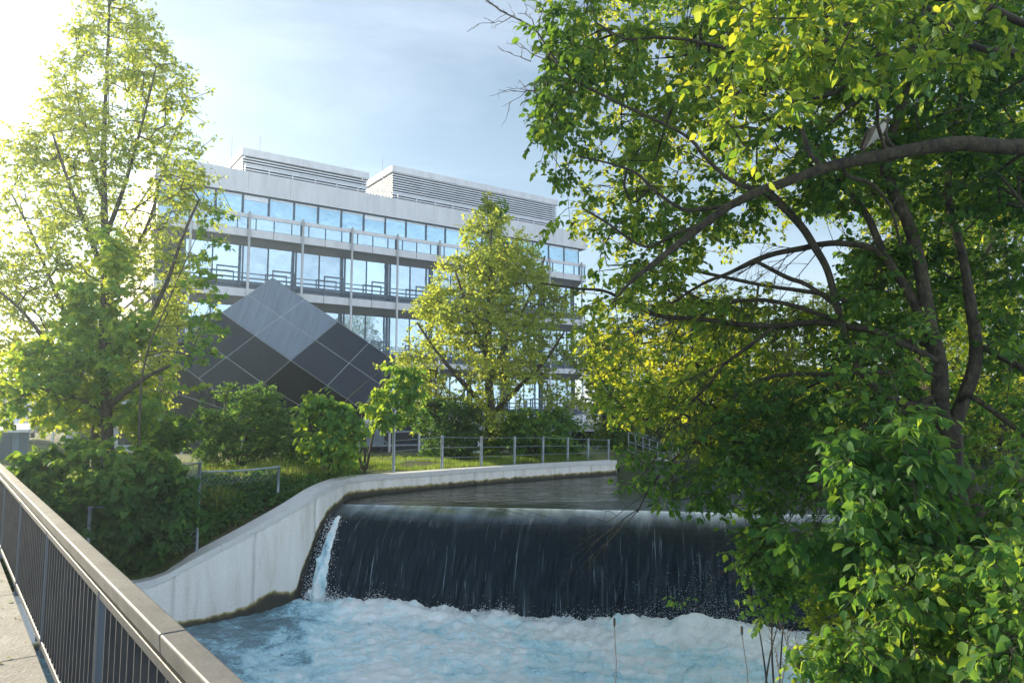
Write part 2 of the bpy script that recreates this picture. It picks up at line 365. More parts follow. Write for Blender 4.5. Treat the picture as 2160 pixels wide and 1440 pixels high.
def foliate(parent, sk, C, nt_, nl, r, size, kind, m, barkm, droop=.35, flat=.5, col=None, bend=None, crown='crown', step=.35, jit=.1, down=.5, tip=.006, sag=.05, maxr=None, trunk='trunk', twr=.0035, colamp=.3, spread=.8):
    e = sk.grow(C, step=step, jit=jit, sag=sag, down=down); sk.radii(tip, maxr=maxr)
    par = sk.par[e]; out = unit(sk.P[e] - sk.P[np.maximum(par, 0)])
    (A, B), P, D, Nn, sz, ci = spray(C, out, nt_, nl, r, size, droop, flat, spread)
    tr = sk.mesh(trunk, barkm, parent)
    V, Fa = twig_mesh('t', A, B, twr, None, None)
    np_mesh('twigs', V, Fa, barkm, parent)
    base = fbm(C * .9, 3, 5)[ci] if col is None else col[ci]
    rnd = base + rng.normal(0, .5, len(P)) * colamp
    return leaves(crown, P, D, Nn, sz, kind, m, parent, rnd)
def crown_pts(rows, D, n, thr=.0, nf=.8, seed=0, ragged=.12, zmin=None, depthk=1.0):
    """rows: (y, xl, xr) outline of the crown in the photo -> points filling a round crown at distance D"""
    rows = np.array(rows, float); ys = rows[:, 0]; wd = rows[:, 2] - rows[:, 1]
    out = np.zeros((0, 3))
    while len(out) < n:
        y = rng.uniform(ys[0], ys[-1], n * 4); wl = np.interp(y, ys, rows[:, 1]); wr = np.interp(y, ys, rows[:, 2])
        keep = rng.random(len(y)) < (wr - wl) / wd.max(); y, wl, wr = y[keep], wl[keep], wr[keep]
        u = rng.uniform(-1, 1, len(y)); x = (wl + wr) / 2 + u * (wr - wl) / 2 * (1 + rng.normal(0, ragged, len(y)))
        half = (wr - wl) / 2 / F * D; dz = rng.uniform(-1, 1, len(y)) * half * np.sqrt(np.clip(1 - u * u, 0.02, 1)) * depthk
        P = at(x, y, D + dz)
        if thr > 0: P = P[fbm(P * nf + 31.7, 3, seed) > thr]
        out = np.vstack([out, P])
    return out[:n]
#SCENE
# ================================================================== GROUND, WALL, WATER
ZL = -3.5; ZU = -1.86; BANK = -1.45
wall_ctrl = [(-9.2, 9.2, -2.7), (-7.6, 10.5, -2.7), (-6.25, 11.35, -2.70), (-5.65, 11.72, -2.66), (-5.2, 12.07, -2.42), (-4.48, 12.8, -2.03), (-3.86, 13.6, -1.66), (-3.62, 14.3, -1.50),
             (-3.50, 15.05, -1.45), (-3.42, 15.75, -1.45), (-2.5, 16.75, -1.45), (-.96, 18.15, -1.45), (1.0, 19.75, -1.46), (3.05, 21.25, -1.47)]
WL = catmull(wall_ctrl, 14)
ZU_at = lambda y: ZU
wm = bpy.data.materials.new('river_wall_concrete'); wm.use_nodes = True; t = wm.node_tree; p = t.nodes['Principled BSDF']
c = N(t, 'ShaderNodeTexCoord'); mp = N(t, 'ShaderNodeMapping'); mp.inputs['Scale'].default_value = (3, 3, .45); L(t, c.outputs['Object'], mp.inputs[0])
n = N(t, 'ShaderNodeTexNoise', i_Scale=1.4, i_Detail=8.0, i_Roughness=.62); L(t, mp.outputs[0], n.inputs[0])
base = ramp(t, n.outputs[0], [(.3, (.62, .58, .53)), (.47, (.76, .74, .72)), (.7, (.85, .84, .83))])
n2 = N(t, 'ShaderNodeTexNoise', i_Scale=45.0, i_Detail=4.0); L(t, c.outputs['Object'], n2.inputs[0])
base = mixc(t, .35, base, ramp(t, n2.outputs[0], [(.3, (.6, .58, .55)), (.6, (1, 1, 1))]), 'MULTIPLY')
a = N(t, 'ShaderNodeAttribute', attribute_name='wet'); n3 = N(t, 'ShaderNodeTexNoise', i_Scale=7.0, i_Detail=6.0); L(t, c.outputs['Object'], n3.inputs[0])
wf = math_(t, 'ADD', a.outputs['Fac'], math_(t, 'MULTIPLY', math_(t, 'SUBTRACT', n3.outputs[0], .5), .35))
wc = ramp(t, wf, [(.42, (1, 1, 1)), (.5, (.50, .44, .20)), (.58, (.13, .12, .06)), (.7, (.05, .05, .045))])
L(t, mixc(t, 1, base, wc, 'MULTIPLY'), p.inputs['Base Color']); p.inputs['Roughness'].default_value = .8
b = N(t, 'ShaderNodeBump', i_Strength=.25, i_Distance=.01); L(t, n2.outputs[0], b.inputs['Height']); L(t, b.outputs[0], p.inputs['Normal'])
M['wall'] = wm
seg = np.linalg.norm(np.diff(WL[:, :2], axis=0), axis=1); S = np.concatenate([[0], np.cumsum(seg)])
def wall_at(s): return np.stack([np.interp(s, S, WL[:, k]) for k in range(3)], -1)
def wall_nrm(s):   # towards the land
    d = unit(wall_at(s + .05)[:, :2] - wall_at(s - .05)[:, :2]); return np.stack([-d[:, 1], d[:, 0], np.zeros(len(d))], -1)
joints = np.arange(.62, S[-1], 1.34)
ss = np.unique(np.round(np.concatenate([np.arange(0, S[-1], .12), [S[-1]], joints - .012, joints - .006, joints + .006, joints + .012]), 4))
isj = np.array([(np.abs(joints - s).min() < .007) for s in ss])
Pt = wall_at(ss); Nr = wall_nrm(ss); nz = 40
zb = ZL - .5
zz = np.linspace(0, 1, nz)[None, :]
Z = zb + (Pt[:, 2:3] - .02 - zb) * zz
X = np.repeat((Pt + Nr * np.where(isj, .03, 0)[:, None])[:, None, :], nz, 1); X[:, :, 2] = Z
yy = Pt[:, 1:2]
wl = np.where(yy > 15.2, ZU, np.interp(yy, [12, 13.45, 13.6, 14.0, 14.35, 14.7, 15.0, 15.2], [ZL, ZL, -3.0, -2.35, -2.10, -1.99, -1.93, ZU]))
edge = wl + .10 + .20 * np.exp(-((yy - 13.1) / .3) ** 2) + .06 * np.exp(-((yy - 14.2) / .6) ** 2)
wet = .5 + (edge - Z) * 2.6
core = np_mesh('river_wall', X.reshape(-1, 3), grid_faces(len(ss), nz), wm, None, {'wet': wet.reshape(-1)})
tag(core, 'curving pale concrete river wall dropping beside the weir to the footbridge', 'river wall')
cop = MB(); sj = np.arange(0, S[-1] - .1, .12)
for s0, s1 in zip(np.arange(0, S[-1], 2.68), np.append(np.arange(2.68, S[-1], 2.68), S[-1])):
    q = np.linspace(s0 + .003, s1 - .003, 14); P_ = wall_at(q); n_ = wall_nrm(q)
    o = P_ - n_ * .02; i_ = P_ + n_ * .36
    for k in range(13):
        h0 = np.array([0, 0, .0]); h1 = np.array([0, 0, -.10])
        cop.quad([o[k] + h0, o[k + 1] + h0, i_[k + 1] + h0, i_[k] + h0]); cop.quad([o[k] + h1, o[k + 1] + h1, o[k + 1] + h0, o[k] + h0])
        cop.quad([i_[k] + h0, i_[k + 1] + h0, i_[k + 1] + h1 * 6, i_[k] + h1 * 6])
    cop.quad([o[-1], i_[-1], i_[-1] + h1, o[-1] + h1]); cop.quad([o[0] + h1, i_[0] + h1, i_[0], o[0]])
cop.quad([WL[-1] - wall_nrm(np.array([S[-1]]))[0] * .02, WL[-1] + wall_nrm(np.array([S[-1]]))[0] * .36, WL[-1] + np.array([-.2, .25, -2]), WL[-1] + np.array([0, 0, -2])])
cop.build('coping', M['concrete'], core)
# terrain behind the wall
path = np.vstack([[(-60, -20, -1.6), (-25, -6, -1.6), (-13, 5.5, -1.75), (-11, 7.6, -2.3)], WL[::6], [(3.6, 23.5, -1.9), (7, 26.5, -1.95), (13, 27.5, -1.95), (24, 27, -1.95), (60, 24, -1.95), (160, 10, -1.95), (1200, -150, -1.95)]])
nrm2 = np.array([-.75, .66])
dd_ = np.concatenate([np.arange(.05, 8, .22), np.arange(8, 30, .8), [32, 36, 42, 50, 65, 90, 140, 220, 400, 800]])
def hgt(P, d, zc, xy):
    top = BANK + .10 * np.exp(-((d - 1.5) / 1.5) ** 2) - .12 * np.clip((d - 3) / 6, 0, 1)
    k = np.clip(d / 2.6, 0, 1); k = k * k * (3 - 2 * k)
    z = zc - .04 + (top - zc) * k
    z = np.where(xy[..., 0] < -9, z + (-1.66 - z) * np.clip((-9 - xy[..., 0]) / 5, 0, 1), z)
    far = np.clip((xy[..., 1] - 27) / 8, 0, 1) * np.clip((xy[..., 0] + 26) / 8, 0, 1); far = far * far * (3 - 2 * far)
    z = z * (1 - far) + (-3.4) * far
    z = z + (fbm(np.stack([xy[..., 0] * .8, xy[..., 1] * .8, 0 * d], -1), 4, 3) - .47) * .28 * np.clip(d * 1.5, 0, 1)
    hill = np.clip((np.hypot(xy[..., 0], xy[..., 1]) - 120) / 300, 0, 1)
    return z + hill * 6
# resample path
pseg = np.concatenate([[0], np.cumsum(np.linalg.norm(np.diff(path[:, :2], axis=0), axis=1))])
u = np.unique(np.concatenate([pseg, np.arange(0, pseg[-1], 4.0), np.arange(pseg[2], pseg[2] + 50, .25)]))
PP = np.stack([np.interp(u, pseg, path[:, k]) for k in range(3)], -1)
XY = PP[:, None, :2] + dd_[None, :, None] * nrm2
D_ = np.repeat(dd_[None], len(u), 0); ZZ = hgt(None, D_, PP[:, None, 2] + 0 * D_, XY)
gm = bpy.data.materials.new('bank_soil_grass'); gm.use_nodes = True; t = gm.node_tree; p = t.nodes['Principled BSDF']; p.inputs['Roughness'].default_value = .95
c = N(t, 'ShaderNodeTexCoord'); n = N(t, 'ShaderNodeTexNoise', i_Scale=.9, i_Detail=9.0); L(t, c.outputs['Object'], n.inputs[0])
n2 = N(t, 'ShaderNodeTexNoise', i_Scale=16.0, i_Detail=8.0); L(t, c.outputs['Object'], n2.inputs[0])
g1 = ramp(t, n.outputs[0], [(.36, (.055, .04, .025)), (.5, (.06, .09, .02)), (.66, (.13, .14, .05))])
L(t, mixc(t, .6, g1, ramp(t, n2.outputs[0], [(.3, (.35, .35, .3)), (.65, (1.2, 1.2, 1.1))]), 'MULTIPLY'), p.inputs['Base Color'])
b = N(t, 'ShaderNodeBump', i_Strength=.8, i_Distance=.05); L(t, n2.outputs[0], b.inputs['Height']); L(t, b.outputs[0], p.inputs['Normal'])
terr = np_mesh('ground', np.dstack([XY, ZZ]).reshape(-1, 3), grid_faces(len(u), len(dd_)), gm, smooth=True); tag(terr, 'grassy river bank rising behind the concrete wall', kind='structure')
def ground_z(x, y):
    """height of the bank at x, y"""
    x = np.atleast_1d(np.asarray(x, float)); y = np.atleast_1d(np.asarray(y, float))
    # invert along the offset direction
    n_ = np.array([nrm2[1], -nrm2[0]]); q = x * n_[0] + y * n_[1]; pq = PP[:, 0] * n_[0] + PP[:, 1] * n_[1]
    o = np.argsort(pq); base = np.stack([np.interp(q, pq[o], PP[o, k]) for k in range(3)], -1)
    d = (x - base[:, 0]) * nrm2[0] + (y - base[:, 1]) * nrm2[1]
    return hgt(None, d, base[:, 2], np.stack([x, y], -1)), d
# bed under the lower pool, right bank
rb = [(2.9, -3), (3.0, 1), (3.2, 3), (3.9, 5), (5.2, 7.5), (6.6, 9.5), (8.2, 11.6), (9.4, 13.5), (11.5, 17), (16, 20), (30, 22), (90, 20)]
rbp = catmull(np.array([(a_, b_, 0) for a_, b_ in rb]), 6)[:, :2]
rd = np.array([0, .2, .5, .9, 1.4, 2, 3, 4.5, 7, 12, 30, 90]); rz = np.array([-3.7, -3.5, -3.25, -2.9, -2.4, -2.0, -1.8, -1.7, -1.6, -1.5, -1.4, -1.2])
RX = rbp[:, None, :] + rd[None, :, None] * np.array([.93, -.36]); RZ = np.repeat(rz[None], len(rbp), 0)
up = np.clip((RX[..., 1] - 11) / 3, 0, 1); RZ = np.maximum(RZ, RZ * (1 - up) + up * (-2.0 + .12 * rd[None] ** .5))
RZ = RZ + (fbm(np.dstack([RX * .9, RZ * 0]), 4, 9) - .47) * .35
np_mesh('river_bank', np.dstack([RX, RZ]).reshape(-1, 3), grid_faces(len(rbp), len(rd)), gm, smooth=True)['kind'] = 'structure'
bpy.data.objects['river_bank']['label'] = 'steep overgrown bank under the near trees'
def rbank_z(x, y):
    d = np.hypot(x - rbp[:, 0], y - rbp[:, 1]).min(); return float(np.interp(d, rd, rz))
# --- upper water
CL = np.array([-3.62, 15.12]); cdv = unit(np.array([1, -.165])); fl = np.array([cdv[1], -cdv[0]])   # fl: flow direction
def watermat(name, col, rough, sc1, bumpd, stretch=(1, 1, 1)):
    m = bpy.data.materials.new(name); m.use_nodes = True; t = m.node_tree; p = t.nodes['Principled BSDF']
    p.inputs['Base Color'].default_value = (*col, 1); p.inputs['Roughness'].default_value = rough; p.inputs['IOR'].default_value = 1.33
    c = N(t, 'ShaderNodeTexCoord'); mp = N(t, 'ShaderNodeMapping'); mp.inputs['Scale'].default_value = stretch; L(t, c.outputs['Object'], mp.inputs[0])
    n = N(t, 'ShaderNodeTexNoise', i_Scale=sc1, i_Detail=6.0, i_Roughness=.6, i_Distortion=.6); L(t, mp.outputs[0], n.inputs[0])
    b = N(t, 'ShaderNodeBump', i_Strength=1.0, i_Distance=bumpd); L(t, n.outputs[0], b.inputs['Height']); L(t, b.outputs[0], p.inputs['Normal'])
    return m
M['water'] = watermat('dark_river_water', (.012, .018, .022), .06, 2.2, .035, (1, 1.8, 1))
us = np.concatenate([np.arange(-1, 14, .12), np.arange(14, 80, 4)]); vs = np.concatenate([np.arange(0, 2, .08), np.arange(2, 16, .35), np.arange(16, 80, 5)])
UU, VV = np.meshgrid(us, vs, indexing='ij')
XYw = CL + UU[..., None] * cdv - VV[..., None] * fl
rip = (fbm(np.dstack([XYw * 1.7, VV * 0]), 3, 21) - .44) * .035 * np.clip(VV * 2, .1, 1)
ZW = ZU - .075 * np.exp(-VV / .55) + rip
o = np_mesh('upper_water', np.dstack([XYw, ZW]).reshape(-1, 3), grid_faces(len(us), len(vs)), M['water'], smooth=True); tag(o, 'dark rippled river above the weir', kind='structure')
# --- fall
prof = catmull(np.array([(0, ZU - .075, 0), (.28, ZU - .115, 0), (.58, ZU - .20, 0), (.88, ZU - .36, 0), (1.14, ZU - .64, 0), (1.36, ZU - 1.04, 0), (1.52, ZU - 1.42, 0), (1.64, ZL - .25, 0)]), 12)
pl = np.concatenate([[0], np.cumsum(np.hypot(*np.diff(prof[:, :2], axis=0).T))])
nv = 150; v = np.linspace(0, pl[-1], nv); pr = np.interp(v, pl, prof[:, 0]); pz = np.interp(v, pl, prof[:, 1])
dr = np.gradient(pr, v); dz = np.gradient(pz, v)   # tangent; normal = (-dz, dr) outward
uu = np.arange(-.25, 13.5, .025); UU, VV = np.meshgrid(uu, v, indexing='ij')
amp = np.clip((VV - .35) / 1.4, 0, 1) ** 1.3
st = fbm(np.stack([UU * 7 + VV * .8, VV * 1.1, 0 * UU], -1), 4, 40) - .47
st2 = fbm(np.stack([UU * 24 + VV * 2, VV * 2.6, 0 * UU + 4], -1), 3, 44) - .44
crest = (fbm(np.stack([UU * 2.2 + VV * .5, VV * .6, 0 * UU], -1), 3, 48) - .44)
dis = crest * .05 * np.clip(VV * 2, 0, 1) + st * .13 * amp + st2 * .12 * amp
Xf = CL + UU[..., None] * cdv + (pr[None] - dis * dz[None])[..., None] * fl; Zf = pz[None] + dis * dr[None]
Zf = np.where(VV < .01, ZU - .075 , Zf)
fm = bpy.data.materials.new('falling_water'); fm.use_nodes = True; t = fm.node_tree; p = t.nodes['Principled BSDF']; p.inputs['IOR'].default_value = 1.36; p.inputs['Specular Tint'].default_value = (.62, .82, 1, 1)
uvn = N(t, 'ShaderNodeUVMap', uv_map='UVMap'); mp = N(t, 'ShaderNodeMapping'); mp.inputs['Scale'].default_value = (9, .9, 1); mp.inputs['Rotation'].default_value = (0, 0, .05); L(t, uvn.outputs[0], mp.inputs[0])
n = N(t, 'ShaderNodeTexNoise', i_Scale=1.0, i_Detail=7.0, i_Roughness=.65, i_Distortion=.3); L(t, mp.outputs[0], n.inputs[0])
mp2 = N(t, 'ShaderNodeMapping'); mp2.inputs['Scale'].default_value = (34, .8, 1); L(t, uvn.outputs[0], mp2.inputs[0])
n2 = N(t, 'ShaderNodeTexNoise', i_Scale=1.0, i_Detail=5.0, i_Distortion=1.0); L(t, mp2.outputs[0], n2.inputs[0])
mp3 = N(t, 'ShaderNodeMapping'); mp3.inputs['Scale'].default_value = (3.0, .5, 1); L(t, uvn.outputs[0], mp3.inputs[0])
n3 = N(t, 'ShaderNodeTexNoise', i_Scale=1.0, i_Detail=5.0, i_Distortion=.4); L(t, mp3.outputs[0], n3.inputs[0])
sx = N(t, 'ShaderNodeSeparateXYZ'); L(t, uvn.outputs[0], sx.inputs[0])
low = math_(t, 'MULTIPLY', ramp(t, sx.outputs[1], [(.25, (0, 0, 0)), (1, (1, 1, 1))]), 1.0)
fo = ramp(t, n2.outputs[0], [(.63, (0, 0, 0)), (.70, (1, 1, 1))]); fo = math_(t, 'MULTIPLY', fo, math_(t, 'MULTIPLY', low, .30))
lip_foam_sheen = math_(t, 'MULTIPLY', ramp(t, sx.outputs[1], [(0, (1, 1, 1)), (.05, (.85, .85, .85)), (.14, (.55, .55, .55)), (.35, (.36, .36, .36)), (.8, (0, 0, 0))]), ramp(t, n3.outputs[0], [(.33, (.25, .25, .25)), (.62, (1, 1, 1))]))  # sky sheen on the crest painted pale, along with the lip's foam line
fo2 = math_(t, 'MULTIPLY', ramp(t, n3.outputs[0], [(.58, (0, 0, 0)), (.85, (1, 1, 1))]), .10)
base = mixc(t, math_(t, 'MINIMUM', math_(t, 'ADD', math_(t, 'ADD', fo, fo2), math_(t, 'MULTIPLY', lip_foam_sheen, .8)), 1.0), (.004, .010, .016), (.55, .68, .78)); L(t, base, p.inputs['Base Color'])
L(t, ramp(t, sx.outputs[1], [(0, (.03, .03, .03)), (.7, (.10, .10, .10))]), p.inputs['Roughness'])
hh = math_(t, 'ADD', math_(t, 'MULTIPLY', n.outputs[0], .6), math_(t, 'MULTIPLY', n2.outputs[0], .45))
bs = math_(t, 'MULTIPLY', ramp(t, sx.outputs[1], [(0, (.04, .04, .04)), (.45, (.2, .2, .2)), (.9, (.75, .75, .75))]), 1.0)
b = N(t, 'ShaderNodeBump', i_Distance=.06); L(t, bs, b.inputs['Strength']); L(t, hh, b.inputs['Height']); L(t, b.outputs[0], p.inputs['Normal'])
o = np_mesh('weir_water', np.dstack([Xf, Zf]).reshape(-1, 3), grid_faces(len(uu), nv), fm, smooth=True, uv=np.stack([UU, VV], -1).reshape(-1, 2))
tag(o, 'smooth dark sheet of water falling over the weir', kind='structure')
# --- foam material
fo_m = bpy.data.materials.new('foaming_water'); fo_m.use_nodes = True; t = fo_m.node_tree; p = t.nodes['Principled BSDF']
c = N(t, 'ShaderNodeTexCoord'); at_ = N(t, 'ShaderNodeAttribute', attribute_name='foam')
n = N(t, 'ShaderNodeTexNoise', i_Scale=1.5, i_Detail=10.0, i_Roughness=.62, i_Distortion=1.1); L(t, c.outputs['Object'], n.inputs[0])
n2 = N(t, 'ShaderNodeTexNoise', i_Scale=7.0, i_Detail=10.0, i_Roughness=.72, i_Distortion=2.2); L(t, c.outputs['Object'], n2.inputs[0])
s_ = math_(t, 'ADD', math_(t, 'MULTIPLY', n.outputs[0], .6), math_(t, 'MULTIPLY', n2.outputs[0], .4))
ff = math_(t, 'MULTIPLY', math_(t, 'ADD', math_(t, 'MULTIPLY', math_(t, 'SUBTRACT', s_, .5), 2.7), math_(t, 'ADD', at_.outputs['Fac'], .54)), .62)
fc = ramp(t, ff, [(.33, (.14, .23, .28)), (.45, (.25, .45, .56)), (.53, (.42, .71, .84)), (.65, (.64, .90, .98)), (.84, (.93, .98, 1.0))])
L(t, fc, p.inputs['Base Color']); L(t, ramp(t, ff, [(.4, (.12, .12, .12)), (.6, (.45, .45, .45))]), p.inputs['Roughness']); p.inputs['IOR'].default_value = 1.33
b = N(t, 'ShaderNodeBump', i_Strength=1.0, i_Distance=.09); L(t, s_, b.inputs['Height']); L(t, b.outputs[0], p.inputs['Normal'])
M['foam'] = fo_m
gx = np.arange(-9.5, 14, .05); gy = np.arange(-1, 14.6, .05); GX, GY = np.meshgrid(gx, gy, indexing='ij'); GP = np.dstack([GX, GY])
ds = ((GP - CL) @ fl) - 1.62                  # distance downstream from the foot of the fall
du = (GP - CL) @ cdv
wob = (fbm(np.dstack([GX * .8, GY * .8, GX * 0]), 3, 61) - .44) * 1.0
foam = np.clip(1.05 - np.abs(ds) / 9, 0, 1) * .12 + .50 + (fbm(np.dstack([GX * .7, GY * 1.0, GX * 0]), 4, 62) - .47) * .45
side = np.clip((du + .25 + wob * 1.6 - .22 * np.clip(ds, 0, 2.6)) / 1.2, 0, 1)       # calmer dark water beside the left wall
foam = foam * side + .10 * (1 - side) + .10 * (1 - side) * np.clip(wob * 4, -1, 1)
foam += .22 * np.exp(-(np.clip(ds, 0, 9) / .8) ** 2) * side
right = np.clip((du - 5.5) / 2.5, 0, 1); foam += .08 * right
t1 = fbm(np.dstack([GX * 1.1 + wob, GY * 1.6, GX * 0]), 5, 65) - .47; t2 = fbm(np.dstack([GX * 5.5 + t1 * 2, GY * 8.0, GX * 0]), 4, 70) - .46
hump = .17 * np.exp(-((ds - .12) / .42) ** 2) * (.6 + 1.7 * fbm(np.dstack([du * 1.4, ds * .4, GX * 0]), 3, 75)) + .26 * np.exp(-((du - 7.0) / 1.0) ** 2 - ((ds - .1) / .55) ** 2)
turb = np.clip(1.3 - np.abs(ds) / 8, .5, 1.3) * (.35 + .65 * side)
t3 = fbm(np.dstack([GX * 10, GY * 12, GX * 0]), 3, 78) - .44
GZ = ZL - .2 * np.clip(du / 5, 0, 1) + t1 * .16 * turb + t2 * .15 * turb + t3 * (.07 + .05 * np.exp(-(ds / .7) ** 2)) * turb + .6 * hump * (side * .8 + .2)
o = np_mesh('lower_water', np.dstack([GP, GZ]).reshape(-1, 3), grid_faces(len(gx), len(gy)), fo_m, attrs={'foam': foam.reshape(-1)}, smooth=True)
tag(o, 'pale blue foaming water below the weir', kind='structure')
# --- white chute at the left end of the fall, spray
uu2 = np.linspace(0, 1, 26); vv2 = np.linspace(0, 1, 90); U2, V2 = np.meshgrid(uu2, vv2, indexing='ij')
v_ = .75 + V2 * (pl[-1] - .75); half = .04 + .17 * V2; cen = .36 - .05 * V2
lat = cen + (U2 - .5) * 2 * half
d2 = .03 + .10 * np.sin(np.pi * U2) * (.4 + V2) + (fbm(np.stack([lat * 9, v_ * 6, 0 * lat], -1), 4, 81) - .45) * .34 * (.3 + V2)
rr = np.interp(v_, v, pr) - d2 * np.interp(v_, v, dz); zz_ = np.interp(v_, v, pz) + d2 * np.interp(v_, v, dr)
Xc = CL + lat[..., None] * cdv + rr[..., None] * fl
o = np_mesh('white_chute', np.dstack([Xc, zz_]).reshape(-1, 3), grid_faces(26, 90), fo_m, attrs={'foam': np.full(26 * 90, .80) + ((fbm(np.stack([lat * 14, v_ * 5, 0 * lat], -1), 3, 83) - .45) * 1.2).reshape(-1)}, smooth=True)
tag(o, 'white foaming chute of water at the wall end of the weir', kind='structure')
def blobs(P, r):
    T = np.array([[1, 0, 0], [-1, 0, 0], [0, 1, 0], [0, -1, 0], [0, 0, 1], [0, 0, -1]]); Fa = np.array([[0, 2, 4], [2, 1, 4], [1, 3, 4], [3, 0, 4], [2, 0, 5], [1, 2, 5], [3, 1, 5], [0, 3, 5]])
    return (P[:, None] + T[None] * r[:, None, None]).reshape(-1, 3), (Fa[None] + (np.arange(len(P)) * 6)[:, None, None]).reshape(-1, 3)
k = 3000; du_ = np.where(rng.random(k) < .72, rng.normal(7.1, .75, k), rng.uniform(.3, 11, k)); hh_ = rng.exponential(.07, k) * (1 + 2.2 * np.exp(-((du_ - 7.2) / .8) ** 2))
dsn = rng.normal(.05, .16, k); P = np.column_stack([CL + du_[:, None] * cdv + (1.62 + dsn)[:, None] * fl, ZL + .05 + hh_])
k2 = 15000; du2 = rng.uniform(.1, 12.5, k2); cl2 = fbm(np.column_stack([du2 * 2.6, du2 * 0, du2 * 0]), 3, 91)
h2 = rng.exponential(.045, k2) * np.clip((cl2 - .3) * 5, .1, 2.2); P2 = np.column_stack([CL + du2[:, None] * cdv + (1.60 + rng.normal(.06, .09, k2))[:, None] * fl, ZL - .2 * np.clip(du2 / 5, 0, 1) + .10 + h2])
k3 = 1800; v3 = rng.uniform(.8, pl[-1], k3); l3 = .33 + rng.normal(0, .05 + .09 * v3 / pl[-1], k3); r3 = np.interp(v3, v, pr) + np.abs(rng.normal(.04, .06, k3)); P3 = np.column_stack([CL + l3[:, None] * cdv + r3[:, None] * fl, np.interp(v3, v, pz) + rng.normal(.03, .04, k3)])
P = np.vstack([P, P3, P2]); V_, F_ = blobs(P, np.concatenate([rng.uniform(.0015, .0055, k), rng.uniform(.003, .010, k3), rng.uniform(.003, .012, k2) * np.exp(-h2 * 2)])); sm = mat('water_droplets', (.9, .95, 1), .2)
o = np_mesh('spray', V_, F_, sm); tag(o, 'white droplets of spray at the foot of the weir', kind='stuff')
# ================================================================== FOOTBRIDGE
TH = R(38.3); bdir = np.array([-math.sin(TH), math.cos(TH)]); bn = np.array([math.cos(TH), math.sin(TH)])
br = empty('footbridge_deck', (0, 0, 0)); 
def bp(tt, off, z): q = bdir * tt + bn * off; return (q[0], q[1], z)
deck = MB()
DZ = -1.36; span = 1.70; T0 = 2.8 / .785 - .53 * .62 / .785
def t_of(Y): return (Y - .53 * bn[1]) / bdir[1]
posts_t = [t_of(2.8) + span * k for k in range(-3, 9)]
for k, tt in enumerate(posts_t[:-1]):
    a_, b_ = tt + .05 + .004, tt + span + .05 - .004
    deck.hexa([bp(a_, -2.6, DZ - .18), bp(a_, .50, DZ - .18), bp(b_, .50, DZ - .18), bp(b_, -2.6, DZ - .18)], [bp(a_, -2.6, DZ), bp(a_, .50, DZ), bp(b_, .50, DZ), bp(b_, -2.6, DZ)])
bpy.data.objects.remove(br)
o = deck.build('footbridge', M['path'], None, bevel=.004); tag(o, 'worn concrete footbridge deck beside the dark railing', 'footbridge')
# approach path beyond the bridge
pm = MB(); tl = posts_t[-1] + .05
pm.hexa([bp(tl, -2.6, -1.7), bp(tl, .5, -1.7), bp(tl + 18, -.5, -1.75), bp(tl + 18, -3.4, -1.75)], [bp(tl, -2.6, DZ), bp(tl, .5, DZ), bp(tl + 18, -.5, DZ - .04), bp(tl + 18, -3.4, DZ - .04)])
tag(pm.build('path', M['path']), 'pale path continuing off the bridge', kind='structure')
rl = empty('bridge_railing', bp(posts_t[3], .53, DZ), 0, label='dark metal bridge railing with weathered cap and flat upright bars', cat='railing')
off = Vector(bp(posts_t[3], .53, DZ))
def rp(tt, o_, z): return tuple(Vector(bp(tt, o_, z)) - off)
cuts = [posts_t[0]] + [t_of(1.62), t_of(2.02)] + [t_of(2.02) + 3.56 * k for k in range(1, 5)]
cuts = sorted(set(cuts))
for a_, b_ in zip(cuts[:-1], cuts[1:]):
    m_ = MB(); a_ += .0015; b_ -= .0015
    m_.hexa([rp(a_, .50, -.655), rp(a_, .56, -.655), rp(b_, .56, -.655), rp(b_, .50, -.655)], [rp(a_, .495, -.60), rp(a_, .566, -.60), rp(b_, .566, -.60), rp(b_, .495, -.60)])
    m_.build('handrail', M['cap'], rl, bevel=.006)
for z0, h in ((-.675, .03), (-1.27, .035)):
    m_ = MB(); m_.hexa([rp(posts_t[0], .506, z0 - h), rp(posts_t[0], .554, z0 - h), rp(posts_t[-1], .554, z0 - h), rp(posts_t[-1], .506, z0 - h)], [rp(posts_t[0], .506, z0), rp(posts_t[0], .554, z0), rp(posts_t[-1], .554, z0), rp(posts_t[-1], .506, z0)])
    m_.build('top_rail' if z0 > -1 else 'bottom_rail', M['black_metal'] if z0 > -1 else M['cap'], rl, bevel=.003)
for tt in posts_t:
    m_ = MB(); m_.tube([rp(tt, .53, DZ), rp(tt, .53, -.676)], .028, 14); m_.build('post', M['galv'] if False else M['dark_metal'], rl, smooth=False)
    m_ = MB(); m_.box(rp(tt + .35, .515, DZ), tuple(Vector(rp(tt + .35, .515, DZ)) + Vector((.03, .03, .06)))); m_.build('foot', M['dark_metal'], rl)
bal = []
tt = posts_t[1] + .1
while tt < posts_t[-1]:
    if min(abs(tt - q) for q in posts_t) > .045: bal.append(tt)
    tt += .099
def baluster(mb, q): mb.hexa([rp(q - .005, .510, -1.29), rp(q - .005, .550, -1.29), rp(q + .005, .550, -1.29), rp(q + .005, .510, -1.29)], [rp(q - .005, .510, -.70), rp(q - .005, .550, -.70), rp(q + .005, .550, -.70), rp(q + .005, .510, -.70)])
for k, q in enumerate(bal[:95]):
    m_ = MB(); baluster(m_, q); m_.build('baluster', M['black_metal'], rl)
m_ = MB()
for q in bal[95:]: baluster(m_, q)
if m_.v: tag(m_.build('balusters', M['black_metal'], rl), kind='stuff')
